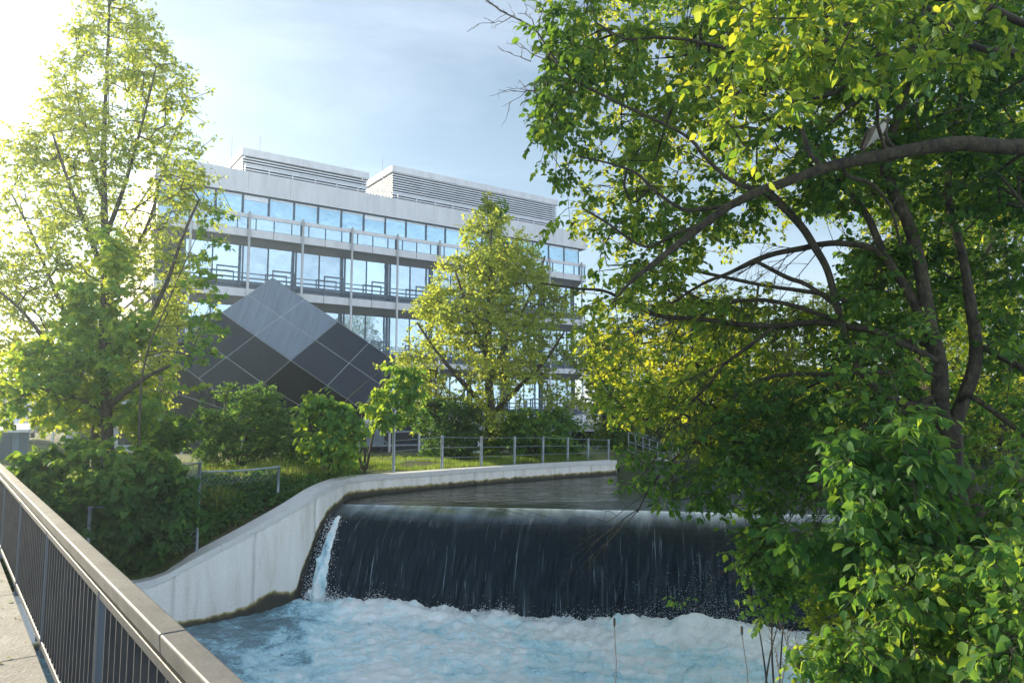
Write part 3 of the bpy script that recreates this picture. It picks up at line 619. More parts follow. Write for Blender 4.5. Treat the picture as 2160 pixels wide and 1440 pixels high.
#BUILDING
# ================================================================== OFFICE BUILDING  (local x along the facade, y into the building, z up from its ground)
GB = 3.6
bd = empty('office_building', (-5.93, 50, -GB), R(35), label='pale concrete and glass office building with long balconies behind the trees', cat='building')
T0b, T1b = -17.4, 14.6; DEP = 16
slabs = [(2.65, 3.15), (6.45, 6.85), (10.38, 10.88), (14.06, 14.55)]
for z0, z1 in slabs:
    m_ = MB()
    for q in np.arange(T0b, T1b, 3.3): m_.box((q + .012, 0, z0), (min(q + 3.288, T1b + .1), .22, z1))
    m_.box((T0b, .22, z1 - .12), (T1b + .1, DEP, z1 - .02)); m_.box((T1b - .12, .22, z0), (T1b + .1, DEP, z1 - .12))
    sl = m_.build('floor_slab', M['concrete_b'], bd, bevel=.03)
    m_ = MB(); m_.hexa([(T0b, .22, z0 + .02), (T1b - .12, .22, z0 + .02), (T1b - .12, .9, z0 - .42), (T0b, .9, z0 - .42)], [(T0b, .22, z0 + .1), (T1b - .12, .22, z0 + .1), (T1b - .12, .9, z1 - .13), (T0b, .9, z1 - .13)])
    m_.box((T0b, .9, z0 - .42), (T1b - .3, DEP - .2, z0 - .1)); m_.build('soffit', M['soffit'], sl)
# core body behind the glass
m_ = MB(); m_.box((T0b + .1, 1.0, 0), (T1b - .4, DEP - .4, 14.2)); m_.box((T0b + .1, 1.75, 14.2), (T1b - .1, DEP - .4, 18.4)); m_.build('inner_wall', M['void'], bd)
m_ = MB()
for q in np.arange(T0b, T1b, 2.66):
    m_.box((q, 1.3, 17.15), (min(q + 2.65, T1b + 1.3), 1.6, 18.55))
m_.box((T1b + 1.1, 1.6, 17.15), (T1b + 1.3, DEP, 18.55)); m_.box((T0b, 1.6, 17.15), (T0b + .2, DEP, 18.55)); m_.box((T0b + .2, 1.6, 17.15), (T1b + 1.1, DEP, 17.3)); m_.box((T0b + .2, 1.6, 18.38), (T1b + 1.1, DEP, 18.42))
m_.build('parapet', M['concrete_b'], bd)
def window(x0, x1, z0, z1, y, glass, fr=.05, name='window', blind=None, thick=.07):
    f_ = MB(); f_.box((x0, y, z0), (x0 + fr, y + thick, z1)); f_.box((x1 - fr, y, z0), (x1, y + thick, z1)); f_.box((x0 + fr, y, z0), (x1 - fr, y + thick, z0 + fr)); f_.box((x0 + fr, y, z1 - fr), (x1 - fr, y + thick, z1))
    o_ = f_.build(name, M['dark_metal'], bd); g = MB(); tx, tz = rng.normal(0, .006, 2)
    a_, b_ = x0 + fr, x1 - fr; c_, d_ = z0 + fr, z1 - fr; yy_ = y + .035
    g.quad([(a_, yy_ - tx, c_), (b_, yy_ + tx, c_), (b_, yy_ + tx + tz, d_), (a_, yy_ - tx + tz, d_)]); g.build('pane', glass, o_)
    if blind:
        g = MB(); g.box((a_, y + .012, d_ - blind), (b_, y + .03, d_)); g.build('blind', M['white_post'], o_)
    return o_
x = T1b + .6
while x - 1.6 > T0b:
    window(x - 1.6, x, 14.6, 17.12, 1.5, M['glass_blue'], .06, blind=.10 if rng.random() < .7 else .3); x -= 1.62
bays = [.71 + 3.3 * k for k in range(-6, 5)]
for li, (z0, z1) in enumerate([(10.9, 13.9), (6.87, 9.95), (3.17, 6.0), (.05, 2.2)]):
    for q in bays:
        if q - .12 < T0b or q > T1b: continue
        g = M['glass'] if li < 2 else (M['glass'] if li == 2 else M['glass_dark'])
        if q + 1.62 < T1b: window(q - .03, q + 1.64, z0, z1, .85, g, .03)
        if q + 3.14 < T1b: window(q + 1.66, q + 3.25, z0, z1, .85, g, .03)
        m_ = MB()
        for dx in (-.13, .09): m_.box((q + dx, .78, z0 - .02), (q + dx + .05, .86, z1 + .1))
        m_.build('mullion', M['dark_metal'], bd)
for z_ in (10.88, 6.85, 3.15):   # dark balcony rails with stepped top bar
    m_ = MB()
    for h in (.25, .62, .92): m_.box((T0b, .10, z_ + h), (T1b, .16, z_ + h + .055))
    for q in bays: m_.box((q + 1.72, .08, z_ + 1.22), (min(q + 3.1, T1b), .16, z_ + 1.31)); m_.box((q + 1.72, .08, z_ + .0), (q + 1.78, .16, z_ + 1.22)); m_.box((min(q + 3.04, T1b - .06), .08, z_), (min(q + 3.1, T1b), .16, z_ + 1.22))
    m_.box((T0b, .3, z_ + .02), (T1b, .34, z_ + .5)); m_.build('balcony_rail', M['dark_metal'], bd)
# glass balustrade of the top terrace
m_ = MB(); m_.box((T0b, .0, 15.24), (T1b + .1, .10, 15.50)); m_.build('terrace_rail', M['concrete_b'], bd, bevel=.02)
m_ = MB(); m_.box((T0b, .04, 14.57), (T1b + .1, .07, 15.24)); bg_ = m_.build('terrace_balustrade', M['bal_glass'], bd)
m_ = MB()
for q in np.arange(T0b, T1b, 1.1): m_.box((q, .0, 14.56), (q + .05, .11, 15.24))
m_.build('balustrade_post', M['dark_metal'], bg_)
for k in range(-6, 5):
    q = .9 + 3.3 * k; m_ = MB()
    if q < T0b or q > T1b: continue
    m_.tube([(q, -.12, 0), (q, -.12, 15.6)], .075, 10); m_.bar((q, -.12, 15.35), (q, .1, 15.35), .06, .06); m_.bar((q, -.12, 10.6), (q, .02, 10.6), .06, .06); m_.build('column', M['white_post'], bd, smooth=True)
# rooftop plant boxes of louvres
for (a_, b_, zt) in ((-11.54, -2.53, 21.3), (-.43, 15.6, 22.3)):
    m_ = MB(); y0, y1 = 5.0, 14.5; zc = zt - .5
    m_.box((a_ - .12, y0 - .12, zc), (b_ + .12, y0 + .02, zt)); m_.box((a_ - .12, y1 - .02, zc), (b_ + .12, y1 + .12, zt)); m_.box((a_ - .12, y0 + .02, zc), (a_ + .02, y1 - .02, zt)); m_.box((b_ - .02, y0 + .02, zc), (b_ + .12, y1 - .02, zt))
    ps = m_.build('rooftop_screen', M['concrete_b'], bd); m_ = MB()
    z = 18.5
    while z < zc:
        m_.hexa([(a_, y0 + .16, z + .15), (b_, y0 + .16, z + .15), (b_, y0 + .18, z + .15), (a_, y0 + .18, z + .15)], [(a_, y0, z + .02), (b_, y0, z + .02), (b_, y0, z + .05), (a_, y0, z + .05)][::1]); m_.box((a_ - .02, y0 - .03, z), (b_, y0 - .002, z + .085)); m_.box((a_ - .03, y0, z), (a_ - .002, y1, z + .085))
        m_.quad([(a_, y0, z), (b_, y0, z), (b_, y0 + .16, z + .14), (a_, y0 + .16, z + .14)])
        m_.quad([(a_, y0, z), (a_ + .16, y0, z + .14), (a_ + .16, y1, z + .14), (a_, y1, z)]); m_.quad([(b_, y0, z), (b_, y1, z), (b_ - .16, y1, z + .14), (b_ - .16, y0, z + .14)]); z += .19
    m_.build('louvre', M['louvre'], ps); m_ = MB(); m_.box((a_ + .3, y0 + .3, 18.4), (b_ - .3, y1 - .3, zc + .2)); m_.build('plant_room', M['glass_dark'] if False else M['void'], ps)
m_ = MB()
for k in range(20):
    q = -12 + 1.55 * k; m_.bar((q, 2.6, 18.4), (q, 2.6, 19.35), .05, .05)
for h in (18.9, 19.35): m_.bar((-12, 2.6, h), (15, 2.6, h), .05, .05, up=(0, 0, 1))
m_.build('roof_rail', M['louvre'], bd)
for q, h in ((-11.6, 23.0), (-10.3, 22.6), (-1.0, 23.2)):
    m_ = MB(); m_.tube([(q, 8 if q < -11 else 5.6, 20), (q, 8 if q < -11 else 5.6, h)], .03, 5); m_.build('lightning_rod', M['louvre'], bd)
# low front canopy, columns and service gear at ground level on the right
cn = empty('entrance_canopy', tuple(at(1215, 905, 40) * np.array([1, 1, 0]) + np.array([0, 0, -3.4])), R(35), label='low grey terrace with railings and thin columns at the foot of the office building', cat='terrace')
m_ = MB(); m_.box((-3.5, 0, 2.2), (7.5, 5, 2.55)); m_.build('terrace_slab', M['concrete_b'], cn)
for q in (-3.2, -.2, 2.6, 5.4, 7.2):
    m_ = MB(); m_.tube([(q, .3, 0), (q, .3, 3.9)], .09, 8); m_.build('column', M['galv'], cn)
m_ = MB()
for h in (2.85, 3.15, 3.45): m_.bar((-3.5, .1, h), (7.5, .1, h), .05, .05)
for q in np.arange(-3.5, 7.6, 1.1): m_.bar((q, .1, 2.5), (q, .1, 3.48), .04, .04)
m_.build('railing', M['galv'], cn); m_ = MB(); m_.box((-3.4, 4.2, 0), (7.4, 4.4, 2.19)); m_.build('back_wall', M['void'], cn)
# ================================================================== DARK FACETED SCULPTURE
slate = mat('streaked_skylit_slate', (.17, .215, .27), .5, .0, col2=(.13, .165, .21), scale=3.0, detail=12, bump=.1, bscale=30, stretch=(2.4, .12, .12), speck=.12, lo=.38, hi=.62)  # streaked; sky reflection on the upturned facets is painted in as paler colour
navy = mat('navy_panel', (.012, .022, .042), .5, .0, col2=(.009, .017, .034), scale=.8, detail=4, spec=.2, speck=.15)
seam = mat('panel_seam', (.42, .46, .50), .4, .3)
pv = dict(T=(575, 586, 35.7), A=(468, 659, 34.2), V=(613, 760, 31.8), B=(712, 678, 35.0), C=(500, 857, 33.2), D=(762, 862, 34.6), Lf=(343, 742, 34.8), Rt=(838, 764, 38.2), Bo=(640, 926, 35.9))
PV = {k: at(*q) for k, q in pv.items()}
PV['LB'] = at(346, 893, 38.6); PV['RB'] = at(800, 868, 40.4); PV['LT'] = at(470, 668, 38.4); PV['RT'] = at(706, 684, 40.2); PV['Vb'] = at(590, 770, 42.5)
cub = empty('faceted_pavilion', tuple(PV['Bo'] * np.array([1, 1, 0]) + np.array([0, 0, -1.75])), label='large dark faceted pavilion of navy panels, its upper facets painted skylit slate, standing on one corner', cat='pavilion')
co = np.array(cub.location)
fcs = [('TAVB', 0), ('A,Lf,C,V', 1), ('B,V,D,Rt', 1), ('V,C,Bo,D', 1), ('Lf,LB,Bo,C', 1), ('Rt,D,Bo,RB', 1), ('T,LT,Lf,A', 1), ('T,B,Rt,RT', 0), ('T,RT,Vb,LT', 0), ('Lf,LT,Vb,LB', 1), ('Rt,RB,Vb,RT', 1), ('Bo,LB,Vb,RB', 1)]
sb = MB()
ctr = sum(PV.values()) / len(PV)
for nm, mi in fcs:
    q = [PV[k] for k in (nm.split(',') if ',' in nm else nm)]; P_ = [[None] * 3 for _ in range(3)]
    for i in range(3):
        for j in range(3):
            a_ = i / 2; b_ = j / 2; P_[i][j] = (q[0] * (1 - a_) * (1 - b_) + q[1] * a_ * (1 - b_) + q[2] * a_ * b_ + q[3] * (1 - a_) * b_) - co
    m_ = MB()
    for i in range(2):
        for j in range(2):
            c_ = [P_[i][j], P_[i + 1][j], P_[i + 1][j + 1], P_[i][j + 1]]; mid = sum(c_) / 4
            c2 = [mid + (v_ - mid) * .9965 for v_ in c_]; m_.quad(c2)
            nn = unit(np.cross(c_[2] - c_[0], c_[3] - c_[1])); nn = nn * (1 if nn @ (mid - (ctr - co)) > 0 else -1)
            m_.quad([v_ - nn * .05 for v_ in c2])
    m_.build('top_panel' if nm == 'TAVB' else 'panel', slate if mi == 0 else navy, cub)
    for i in range(3):
        for j in range(2):
            e0 = 0 if i == 1 else .012
            r_ = .022 if i == 1 else .032
            sb.bar(P_[i][j], P_[i][j + 1], r_, r_); sb.bar(P_[j][i], P_[j + 1][i], r_, r_)
sb.build('seam', seam, cub)
m_ = MB(); m_.tube([(0, 0, -.3), (0, 0, (PV['Bo'] - co)[2] + .5)], [.9, .35], 8); m_.build('base', M['void'], cub)
# service scaffold and bins beneath the building beside the pavilion
q = at(800, 930, 43); sf = empty('service_frame', (q[0], q[1], -3.4), R(20), label='grey steel service frame with cross braces beside the foot of the dark pavilion', cat='scaffold')
for x_ in (-1.2, .6, 2.4, 4.2): m_ = MB(); m_.tube([(x_, 0, 0), (x_, 0, 3.1)], .07, 8); m_.build('upright', M['white_post'], sf)
m_ = MB()
for z_ in (1.3, 2.1, 3.0): m_.bar((-1.2, 0, z_), (4.2, 0, z_), .08, .1)
for x_ in (-1.2, 2.4): m_.bar((x_, .05, 1.3), (x_ + 1.8, .05, 3.0), .05, .05); m_.bar((x_ + 1.8, .05, 1.3), (x_, .05, 3.0), .05, .05)
m_.build('cross_brace', M['galv'], sf); m_ = MB(); m_.box((-1.0, .6, 1.2), (.4, 1.2, 2.5)); m_.build('cabinet', M['galv'], sf); m_ = MB(); m_.box((.5, 1.4, 0), (4.6, 1.5, 2.9)); m_.build('back_panel', M['void'], sf)
# ================================================================== HOUSES, SHED, CAR, GATE, STEPS
hw = mat('white_weatherboard', (.72, .74, .76), .7); hr = mat('grey_roof', (.22, .23, .25), .7); bl = mat('blue_grey_boards', (.20, .28, .36), .6, scale=2)
def house(x, y, rz, wd, dp, h, label, roof=1.4, wall=None, floors=2):
    g0 = float(min(ground_z(x, y)[0])) - .4
    o_ = empty('white_house', (x, y, g0), rz, label=label, cat='house', group='houses beyond the bank')
    m_ = MB(); m_.box((-wd / 2, -dp / 2, 0), (wd / 2, dp / 2, h)); m_.build('wall', wall or hw, o_)
    m_ = MB(); e_ = .4
    m_.quad([(-wd / 2 - e_, -dp / 2 - e_, h), (wd / 2 + e_, -dp / 2 - e_, h), (wd / 2 + e_, 0, h + roof), (-wd / 2 - e_, 0, h + roof)]); m_.quad([(-wd / 2 - e_, dp / 2 + e_, h), (-wd / 2 - e_, 0, h + roof), (wd / 2 + e_, 0, h + roof), (wd / 2 + e_, dp / 2 + e_, h)])
    for s_ in (-1, 1): m_.quad([(s_ * wd / 2, -dp / 2, h), (s_ * wd / 2, dp / 2, h), (s_ * wd / 2, 0, h + roof * .95)])
    m_.box((-wd / 2 - e_, -dp / 2 - e_ - .02, h - .16), (wd / 2 + e_, -dp / 2 - e_ + .02, h - .01)); m_.build('roof', hr, o_)
    for f_ in range(floors):
        for q in np.arange(-wd / 2 + .8, wd / 2 - 1.2, 2.1):
            z_ = .9 + f_ * h / floors; m_ = MB(); m_.box((q - .06, -dp / 2 - .05, z_ - .06), (q + 1.16, -dp / 2 - .012, z_ + 1.26)); w_ = m_.build('window', M['white_post'], o_)
            m_ = MB(); m_.box((q, -dp / 2 - .06, z_), (q + 1.1, -dp / 2 - .051, z_ + 1.2)); m_.build('pane', M['glass_dark'], w_)
    m_ = MB(); m_.box((-wd / 2, -dp / 2 - 1.6, h / 2 - .12), (wd / 2, -dp / 2 - .02, h / 2 + .02))
    for q in np.arange(-wd / 2, wd / 2 + .1, wd / 3): m_.box((q - .05, -dp / 2 - 1.55, 0), (q + .05, -dp / 2 - 1.45, h / 2 - .12))
    for hh2 in (.5, .95): m_.box((-wd / 2, -dp / 2 - 1.58, h / 2 + hh2), (wd / 2, -dp / 2 - 1.52, h / 2 + hh2 + .05))
    m_.build('balcony', M['white_post'], o_); return o_
q = at(345, 930, 46); house(q[0], q[1], R(12), 9, 7, 5.0, 'white two storey house with a balcony seen under the left side of the dark pavilion')
q = at(585, 930, 58); house(q[0], q[1], R(20), 6, 6, 4.4, 'small white gabled house seen under the middle of the dark pavilion', 1.6, floors=1)
q = at(60, 900, 60); house(q[0] - 3, q[1] + 6, R(30), 10, 8, 3.5, 'low pale house with grey roof behind the blue grey shed', 1.2, floors=1)
q = at(6, 965, 26); g0 = float(ground_z(q[0], q[1])[0][0]); sh = empty('garden_shed', (q[0] - 1.2, q[1], g0 - .3), R(28), label='flat roofed blue grey shed at the edge of the lawn by the white car', cat='shed')
m_ = MB(); m_.box((-2.5, -1.5, 0), (1.6, 1.5, 1.15)); m_.build('wall', bl, sh); m_ = MB(); m_.hexa([(-2.8, -1.8, 1.15), (1.9, -1.8, 1.15), (1.9, 1.8, 1.3), (-2.8, 1.8, 1.3)], [(-2.8, -1.8, 1.25), (1.9, -1.8, 1.25), (1.9, 1.8, 1.4), (-2.8, 1.8, 1.4)]); m_.build('roof', hw, sh)
m_ = MB(); m_.box((.6, -1.56, .1), (1.4, -1.505, 1.0)); d_ = m_.build('door', M['dark_metal'], sh); m_ = MB(); m_.box((.68, -1.6, .5), (.72, -1.565, .62)); m_.build('handle', M['galv'], d_)
# car
q = at(26, 955, 40); g0 = float(ground_z(q[0], q[1])[0][0]); car = empty('parked_car', (q[0], q[1], g0), R(118), label='small white car parked behind the big leafy shrub', cat='car')
cpn = mat('white_car_paint', (.8, .8, .8), .25)
sec = [(-1.95, .35, .62, .70), (-1.85, .30, .85, .78), (-1.1, .28, .92, .82), (-.75, .28, 1.30, .80), (.0, .28, 1.42, .80), (.75, .28, 1.36, .80), (1.5, .28, .98, .82), (1.9, .30, .86, .78), (2.0, .38, .60, .70)]
V_ = []
for (x_, zb_, zt_, hw_) in sec:
    for (fy, fz) in ((-1, 0), (-1.03, .35), (-1, .6), (-.80, .95), (-.5, 1), (.5, 1), (.80, .95), (1, .6), (1.03, .35), (1, 0)): V_.append((x_, fy * hw_, zb_ + fz * (zt_ - zb_)))
m_ = MB(); m_.v = V_; nn_ = 10
for i in range(len(sec) - 1):
    for j in range(nn_): m_.f.append((i * nn_ + j, i * nn_ + (j + 1) % nn_, (i + 1) * nn_ + (j + 1) % nn_, (i + 1) * nn_ + j)); m_.m.append(0)
m_.f.append(tuple(range(nn_))); m_.m.append(0); m_.f.append(tuple(range((len(sec) - 1) * nn_, len(sec) * nn_))[::-1]); m_.m.append(0)
m_.build('body', cpn, car, smooth=False, bevel=.04)
m_ = MB(); m_.box((-.72, -.82, .92), (1.1, .82, 1.22)); m_.build('side_window', M['glass_dark'], car)
for x_ in (-1.25, 1.25):
    for s_ in (-1, 1):
        m_ = MB(); m_.tube([(x_, s_ * .68, .31), (x_, s_ * .86, .31)], .31, 18); wh = m_.build('wheel', M['void'], car); m_ = MB(); m_.tube([(x_, s_ * .86, .31), (x_, s_ * .875, .31)], .18, 14); m_.build('rim', M['galv'], wh)
for s_ in (-1, 1): m_ = MB(); m_.box((-1.97, s_ * .6 - .14, .62), (-1.86, s_ * .6 + .14, .76)); m_.build('headlight', M['glass'], car)
# timber gate / crate stack
wd_ = mat('weathered_timber', (.20, .15, .11), .85, scale=6, bump=.3, stretch=(1, 1, 6))
q = at(597, 985, 20); g0 = float(ground_z(q[0], q[1])[0][0]); gt = empty('timber_gate', (q[0], q[1], g0 - .05), R(10), label='small weathered slatted timber gate among shrubs on the bank', cat='gate')
for x_ in (-.32, .26): m_ = MB(); m_.box((x_, 0, 0), (x_ + .06, .06, .62)); m_.build('post', wd_, gt)
m_ = MB()
for k in range(6): m_.box((-.26, .01, .06 + k * .09), (.26, .035, .12 + k * .09))
m_.build('slats', wd_, gt); m_ = MB(); m_.box((-.08, -.012, .12), (.14, .008, .26)); m_.build('notice', M['white_post'], gt)
# steps with pipe handrails at the far end of the wall
q = at(1335, 975, 26.5); stp = empty('river_steps', (q[0], q[1], -1.95), R(-28), label='concrete steps with galvanised pipe handrails beyond the end of the river wall', cat='steps')
m_ = MB()
for k in range(8): m_.box((k * .28, 0, 0), (2.6, 1.3, .15 * (k + 1) - .15 * k * 2 + .9)) if False else m_.box((-.2 + k * .28, 0, 0), (.08 + k * .28, 1.3, 0.55 - k * .07))
m_.build('step', M['concrete'], stp)
for y_ in (0, 1.3):
    m_ = MB()
    for dz_ in (.5, .95): m_.tube([(-.2, y_, .55 + dz_), (2.0, y_, -.1 + dz_)], .025, 6)
    for k in range(4): m_.tube([(-.2 + k * .72, y_, .5 - k * .2), (-.2 + k * .72, y_, 1.52 - k * .21)], .025, 6)
    m_.build('handrail', M['galv'], stp)
stp.scale = (.75, .6, .75)
# hill far left
hx = np.linspace(-260, 20, 60); hy = np.linspace(0, 60, 8); HX, HY = np.meshgrid(hx, hy, indexing='ij')
HZ = -2 + 9 * np.sin(np.pi * HY / 60) * np.exp(-((HX + 160) / 75) ** 2) * (.7 + .6 * fbm(np.dstack([HX * .05, HY * .05, HX * 0]), 4, 4))
hm_ = mat('wooded_hill', (.05, .08, .07), .95, col2=(.03, .05, .05), scale=.2, detail=9)
o = np_mesh('hills', np.dstack([HX, HY + 190, HZ]).reshape(-1, 3), grid_faces(60, 8), hm_, smooth=True); tag(o, 'low dark wooded hill on the horizon', kind='structure')
# ================================================================== FENCES
pf = empty('pipe_fence', tuple(at(415, 1158, 12.45)), label='galvanised pipe fence with sagging chain mesh on the bank above the wall', cat='fence'); fo_ = np.array(pf.location)
def T_(m, pts, r, n=8): m.tube([tuple(np.array(q_) - fo_) for q_ in pts], r, n); return m
pA = at(190, 1070, 11.4); pB = at(421, 1055, 12.45); pBt = at(422, 974, 12.45); pB2 = at(423, 995, 12.45); pC = at(588, 984, 14.0); pD = at(368, 976, 14.5)
def down(p, dz): return p - np.array([0, 0, dz])
for p_, d_ in ((pA, .75), (pBt, 1.56), (pC, .78)):
    m_ = MB(); T_(m_, [down(p_, d_), p_], .026, 10); T_(m_, [p_, p_ + np.array([0, 0, .02])], .034, 10); m_.build('post', M['galv'], pf, smooth=True)
for a_, b_ in ((pA, pB), (pB2, pC), (pD, pBt + np.array([0, 0, -.02]))):
    m_ = MB(); T_(m_, [a_ + (b_ - a_) * k / 8 + np.array([0, 0, -.02 * math.sin(math.pi * k / 8)]) for k in range(9)], .017, 8); m_.build('rail', M['galv'], pf, smooth=True)
def mesh_panel(a_, b_, h, cell, u0=0., u1=1., r=.0022, name='chain_mesh'):
    m_ = MB(); Ln = np.linalg.norm(b_ - a_); nu = int(Ln * (u1 - u0) / cell); nv = int(h / cell); ex = (b_ - a_) / Ln
    def pt(i, j): return a_ + ex * (u0 * Ln + i * cell) + np.array([0, 0, -j * cell]) + np.array([0, .02 * math.sin(i * .9 + j * .4), 0]) - fo_
    for i in range(nu):
        for j in range(nv):
            a1 = pt(i, j); b1 = pt(i + 1, j + 1); c1 = pt(i + 1, j); d1 = pt(i, j + 1)
            if (i + j) % 2 == 0: m_.tube([a1, b1], r, 3, cap=False)
            else: m_.tube([c1, d1], r, 3, cap=False)
    return m_.build(name, M['galv'], pf)
mesh_panel(pA, pB, .8, .05, .72, 1.); mesh_panel(pB2, pC, .3, .05, 0, .0 + 1); mesh_panel(pD, pBt, .35, .05)
wf_ = empty('wire_fence', tuple(at(932, 986, 18.3)), label='row of slim grey concrete fence posts with wires along the top of the wall', cat='fence'); fo_ = np.array(wf_.location)
tops = []
for (x_, yb, yt, Y_) in ((830, 1000, 884, 16.9), (932, 990, 918, 18.0), (1015, 986, 920, 18.9), (1085, 982, 920, 19.7), (1145, 978, 920, 20.3), (1197, 975, 922, 20.9), (1240, 972, 924, 21.4), (1283, 970, 926, 22.0)):
    b_ = at(x_, yb, Y_); t_ = at(x_ + 1, yt, Y_); m_ = MB(); m_.bar(tuple(b_ - fo_), tuple(t_ - fo_), .055, .055, up=(.6, .8, 0)); m_.build('fence_post', M['galv'], wf_, bevel=.01); tops.append((b_, t_))
for fr_ in (.35, .65, .95):
    m_ = MB()
    for (b0, t0_), (b1, t1_) in zip(tops[:-1], tops[1:]): m_.tube([tuple(b0 + (t0_ - b0) * fr_ * (.64 if b0 is tops[0][0] else 1) - fo_), tuple(b1 + (t1_ - b1) * fr_ - fo_)], .006, 4, cap=False)
    m_.build('wire', M['galv'], wf_)
#TREES
# ================================================================== TREES
def gz(x, y): return float(ground_z(x, y)[0][0])
def px_stems(sk, lst):
    for k, (D0, D1, pts) in enumerate(lst):
        pts = np.array(pts, float); n_ = len(pts); D = np.linspace(D0, D1, n_)
        P = at(pts[:, 0], pts[:, 1], D); sk.stem(P, pts[:, 2] / F * D, join=k > 0)
def rel(o, P): return P
def plant(name, label, cat, group=None): 
    return empty(name, (0, 0, 0), label=label, cat=cat, group=group)
def settle(root, base):
    """put the Empty at the plant's foot, keep the meshes where they are"""
    root.location = base
    for ch in root.children: ch.location = (-base[0], -base[1], -base[2])
# --- tall airy tree at the left
D = 19.5
tl_ = plant('tall_tree', 'tall airy spring tree with pale yellow green leaves rising above the left bank', 'tree'); sk = Skel()
b0 = at(213, 950, D); b0[2] = gz(b0[0], b0[1]) - .2
def stemat(sk, pts, D, jn, dz=None, b=None):
    pts = np.array(pts, float); dep = D + (np.zeros(len(pts)) if dz is None else np.array(dz, float)); P = at(pts[:, 0], pts[:, 1], dep)
    if b is not None: P[0] = b
    sk.stem(P, pts[:, 2] / F * D, join=jn)
stemat(sk, [(213, 950, 17), (210, 880, 14), (222, 780, 12), (228, 640, 10), (222, 500, 8), (218, 360, 6), (222, 220, 4), (228, 80, 3), (232, -80, 2), (235, -180, 1)], D, False, b=b0)
for pts, dz in (([(212, 880, 9), (245, 800, 7), (300, 700, 5), (350, 600, 4), (385, 500, 3), (420, 420, 2)], [0, -.6, -1.2, -1.5, -1.8, -2]),
                ([(222, 780, 7), (160, 700, 6), (110, 600, 4.5), (70, 500, 3), (20, 400, 2)], [0, .4, .8, 1, 1.2]),
                ([(228, 640, 6), (270, 560, 5), (320, 450, 3.5), (350, 330, 2.5), (400, 210, 1.5)], [0, 1, 1.5, 2, 2]),
                ([(226, 600, 6), (190, 500, 5), (150, 400, 3.5), (110, 280, 2)], [0, -1, -1.5, -2]),
                ([(222, 500, 5), (260, 400, 4), (300, 260, 2.5), (330, 140, 1.5)], [0, -.6, -1, -1.2]),
                ([(220, 440, 4), (190, 320, 3), (160, 180, 2), (170, 40, 1.2)], [0, .6, 1, 1]),
                ([(212, 900, 8), (170, 820, 6), (110, 740, 4.5), (50, 660, 3), (-20, 600, 2)], [0, -1, -1.8, -2.4, -3]),
                ([(218, 840, 8), (270, 780, 5), (330, 740, 4), (400, 720, 2)], [0, .8, 1.2, 1.5])):
    stemat(sk, pts, D, True, dz)
rows = [(-190, 205, 265), (-60, 180, 300), (20, 160, 325), (80, 150, 345), (160, 105, 395), (240, 75, 415), (300, 35, 425), (370, 5, 430), (450, -20, 455), (560, -40, 445), (660, -50, 415), (760, -30, 385), (850, 20, 360), (900, 90, 320)]
C = crown_pts(rows, D, 2700, thr=.43, nf=.9, seed=3, ragged=.1, depthk=.85)
yellow = np.clip(.35 + .45 * fbm(C * .5, 3, 2) + .25 * np.clip((1.0 - (C[:, 0] + 11)) / 5, -.5, .5), 0, 1)
foliate(tl_, sk, C, 3, 6, .36, .10, 'oval', M['leaf_pale'], M['bark2'], droop=.6, col=yellow, tip=.007, jit=.12, down=.7, twr=.004)
settle(tl_, b0)
# --- broad-leaved maple in front of it
D = 15.0
mp_ = plant('maple_tree', 'dense maple with broad lobed leaves in front of the tall airy tree', 'tree'); sk = Skel(); b1 = at(232, 960, D); b1[2] = gz(b1[0], b1[1]) - .2
stemat(sk, [(232, 960, 13), (225, 880, 11), (222, 780, 9), (215, 680, 6), (220, 560, 3)], D, False, b=b1)
stemat(sk, [(228, 880, 7), (160, 840, 5), (90, 820, 3)], D, True, [0, -.5, -1]); stemat(sk, [(226, 860, 7), (300, 800, 5), (360, 770, 3)], D, True, [0, -.5, -.8])
rows = [(480, 205, 250), (560, 170, 260), (620, 120, 290), (700, 70, 320), (760, 20, 345), (820, -10, 360), (860, -20, 350), (890, 20, 300)]
C = crown_pts(rows, D, 320, thr=.45, nf=1.3, seed=8, ragged=.12)
foliate(mp_, sk, C, 3, 7, .34, .135, 'lobed', M['leaf_maple'], M['bark2'], droop=.55, colamp=.4, jit=.1, col=np.clip(.42 + fbm(C * 1.1, 3, 5) * .7, 0, 1))
settle(mp_, b1)
# a leafy spur hanging over the pavilion
# --- wide central tree
D = 23.5
ct = plant('broad_tree', 'round topped green tree standing on the lawn behind the wire fence', 'tree'); sk = Skel(); b2 = at(1030, 962, D); b2[2] = gz(b2[0], b2[1]) - .1
stemat(sk, [(1030, 962, 14), (1034, 900, 12), (1032, 820, 9), (1030, 720, 7), (1034, 600, 5), (1036, 500, 3)], D, False, b=b2)
for pts, dz in (([(1034, 880, 7), (1090, 820, 5), (1150, 760, 3), (1190, 700, 2)], [0, -1, -1.6, -2]), ([(1033, 870, 7), (970, 800, 5), (920, 740, 3), (880, 680, 2)], [0, -.8, -1.3, -1.6]),
                ([(1032, 800, 6), (1080, 700, 4), (1130, 600, 3), (1150, 540, 2)], [0, 1, 1.5, 2]), ([(1031, 760, 5), (990, 660, 4), (960, 570, 2)], [0, -1, -1.5]), ([(1036, 900, 5), (960, 860, 4), (880, 850, 2.5), (810, 830, 1.5)], [0, -1.5, -2.5, -3])):
    stemat(sk, pts, D, True, dz)
rows = [(415, 1022, 1040), (450, 1000, 1070), (490, 975, 1110), (540, 945, 1145), (600, 915, 1175), (660, 870, 1195), (720, 868, 1210), (780, 850, 1225), (830, 845, 1215), (880, 860, 1195), (915, 880, 1120)]
C = crown_pts(rows, D, 1500, thr=.45, nf=.9, seed=12, ragged=.08)
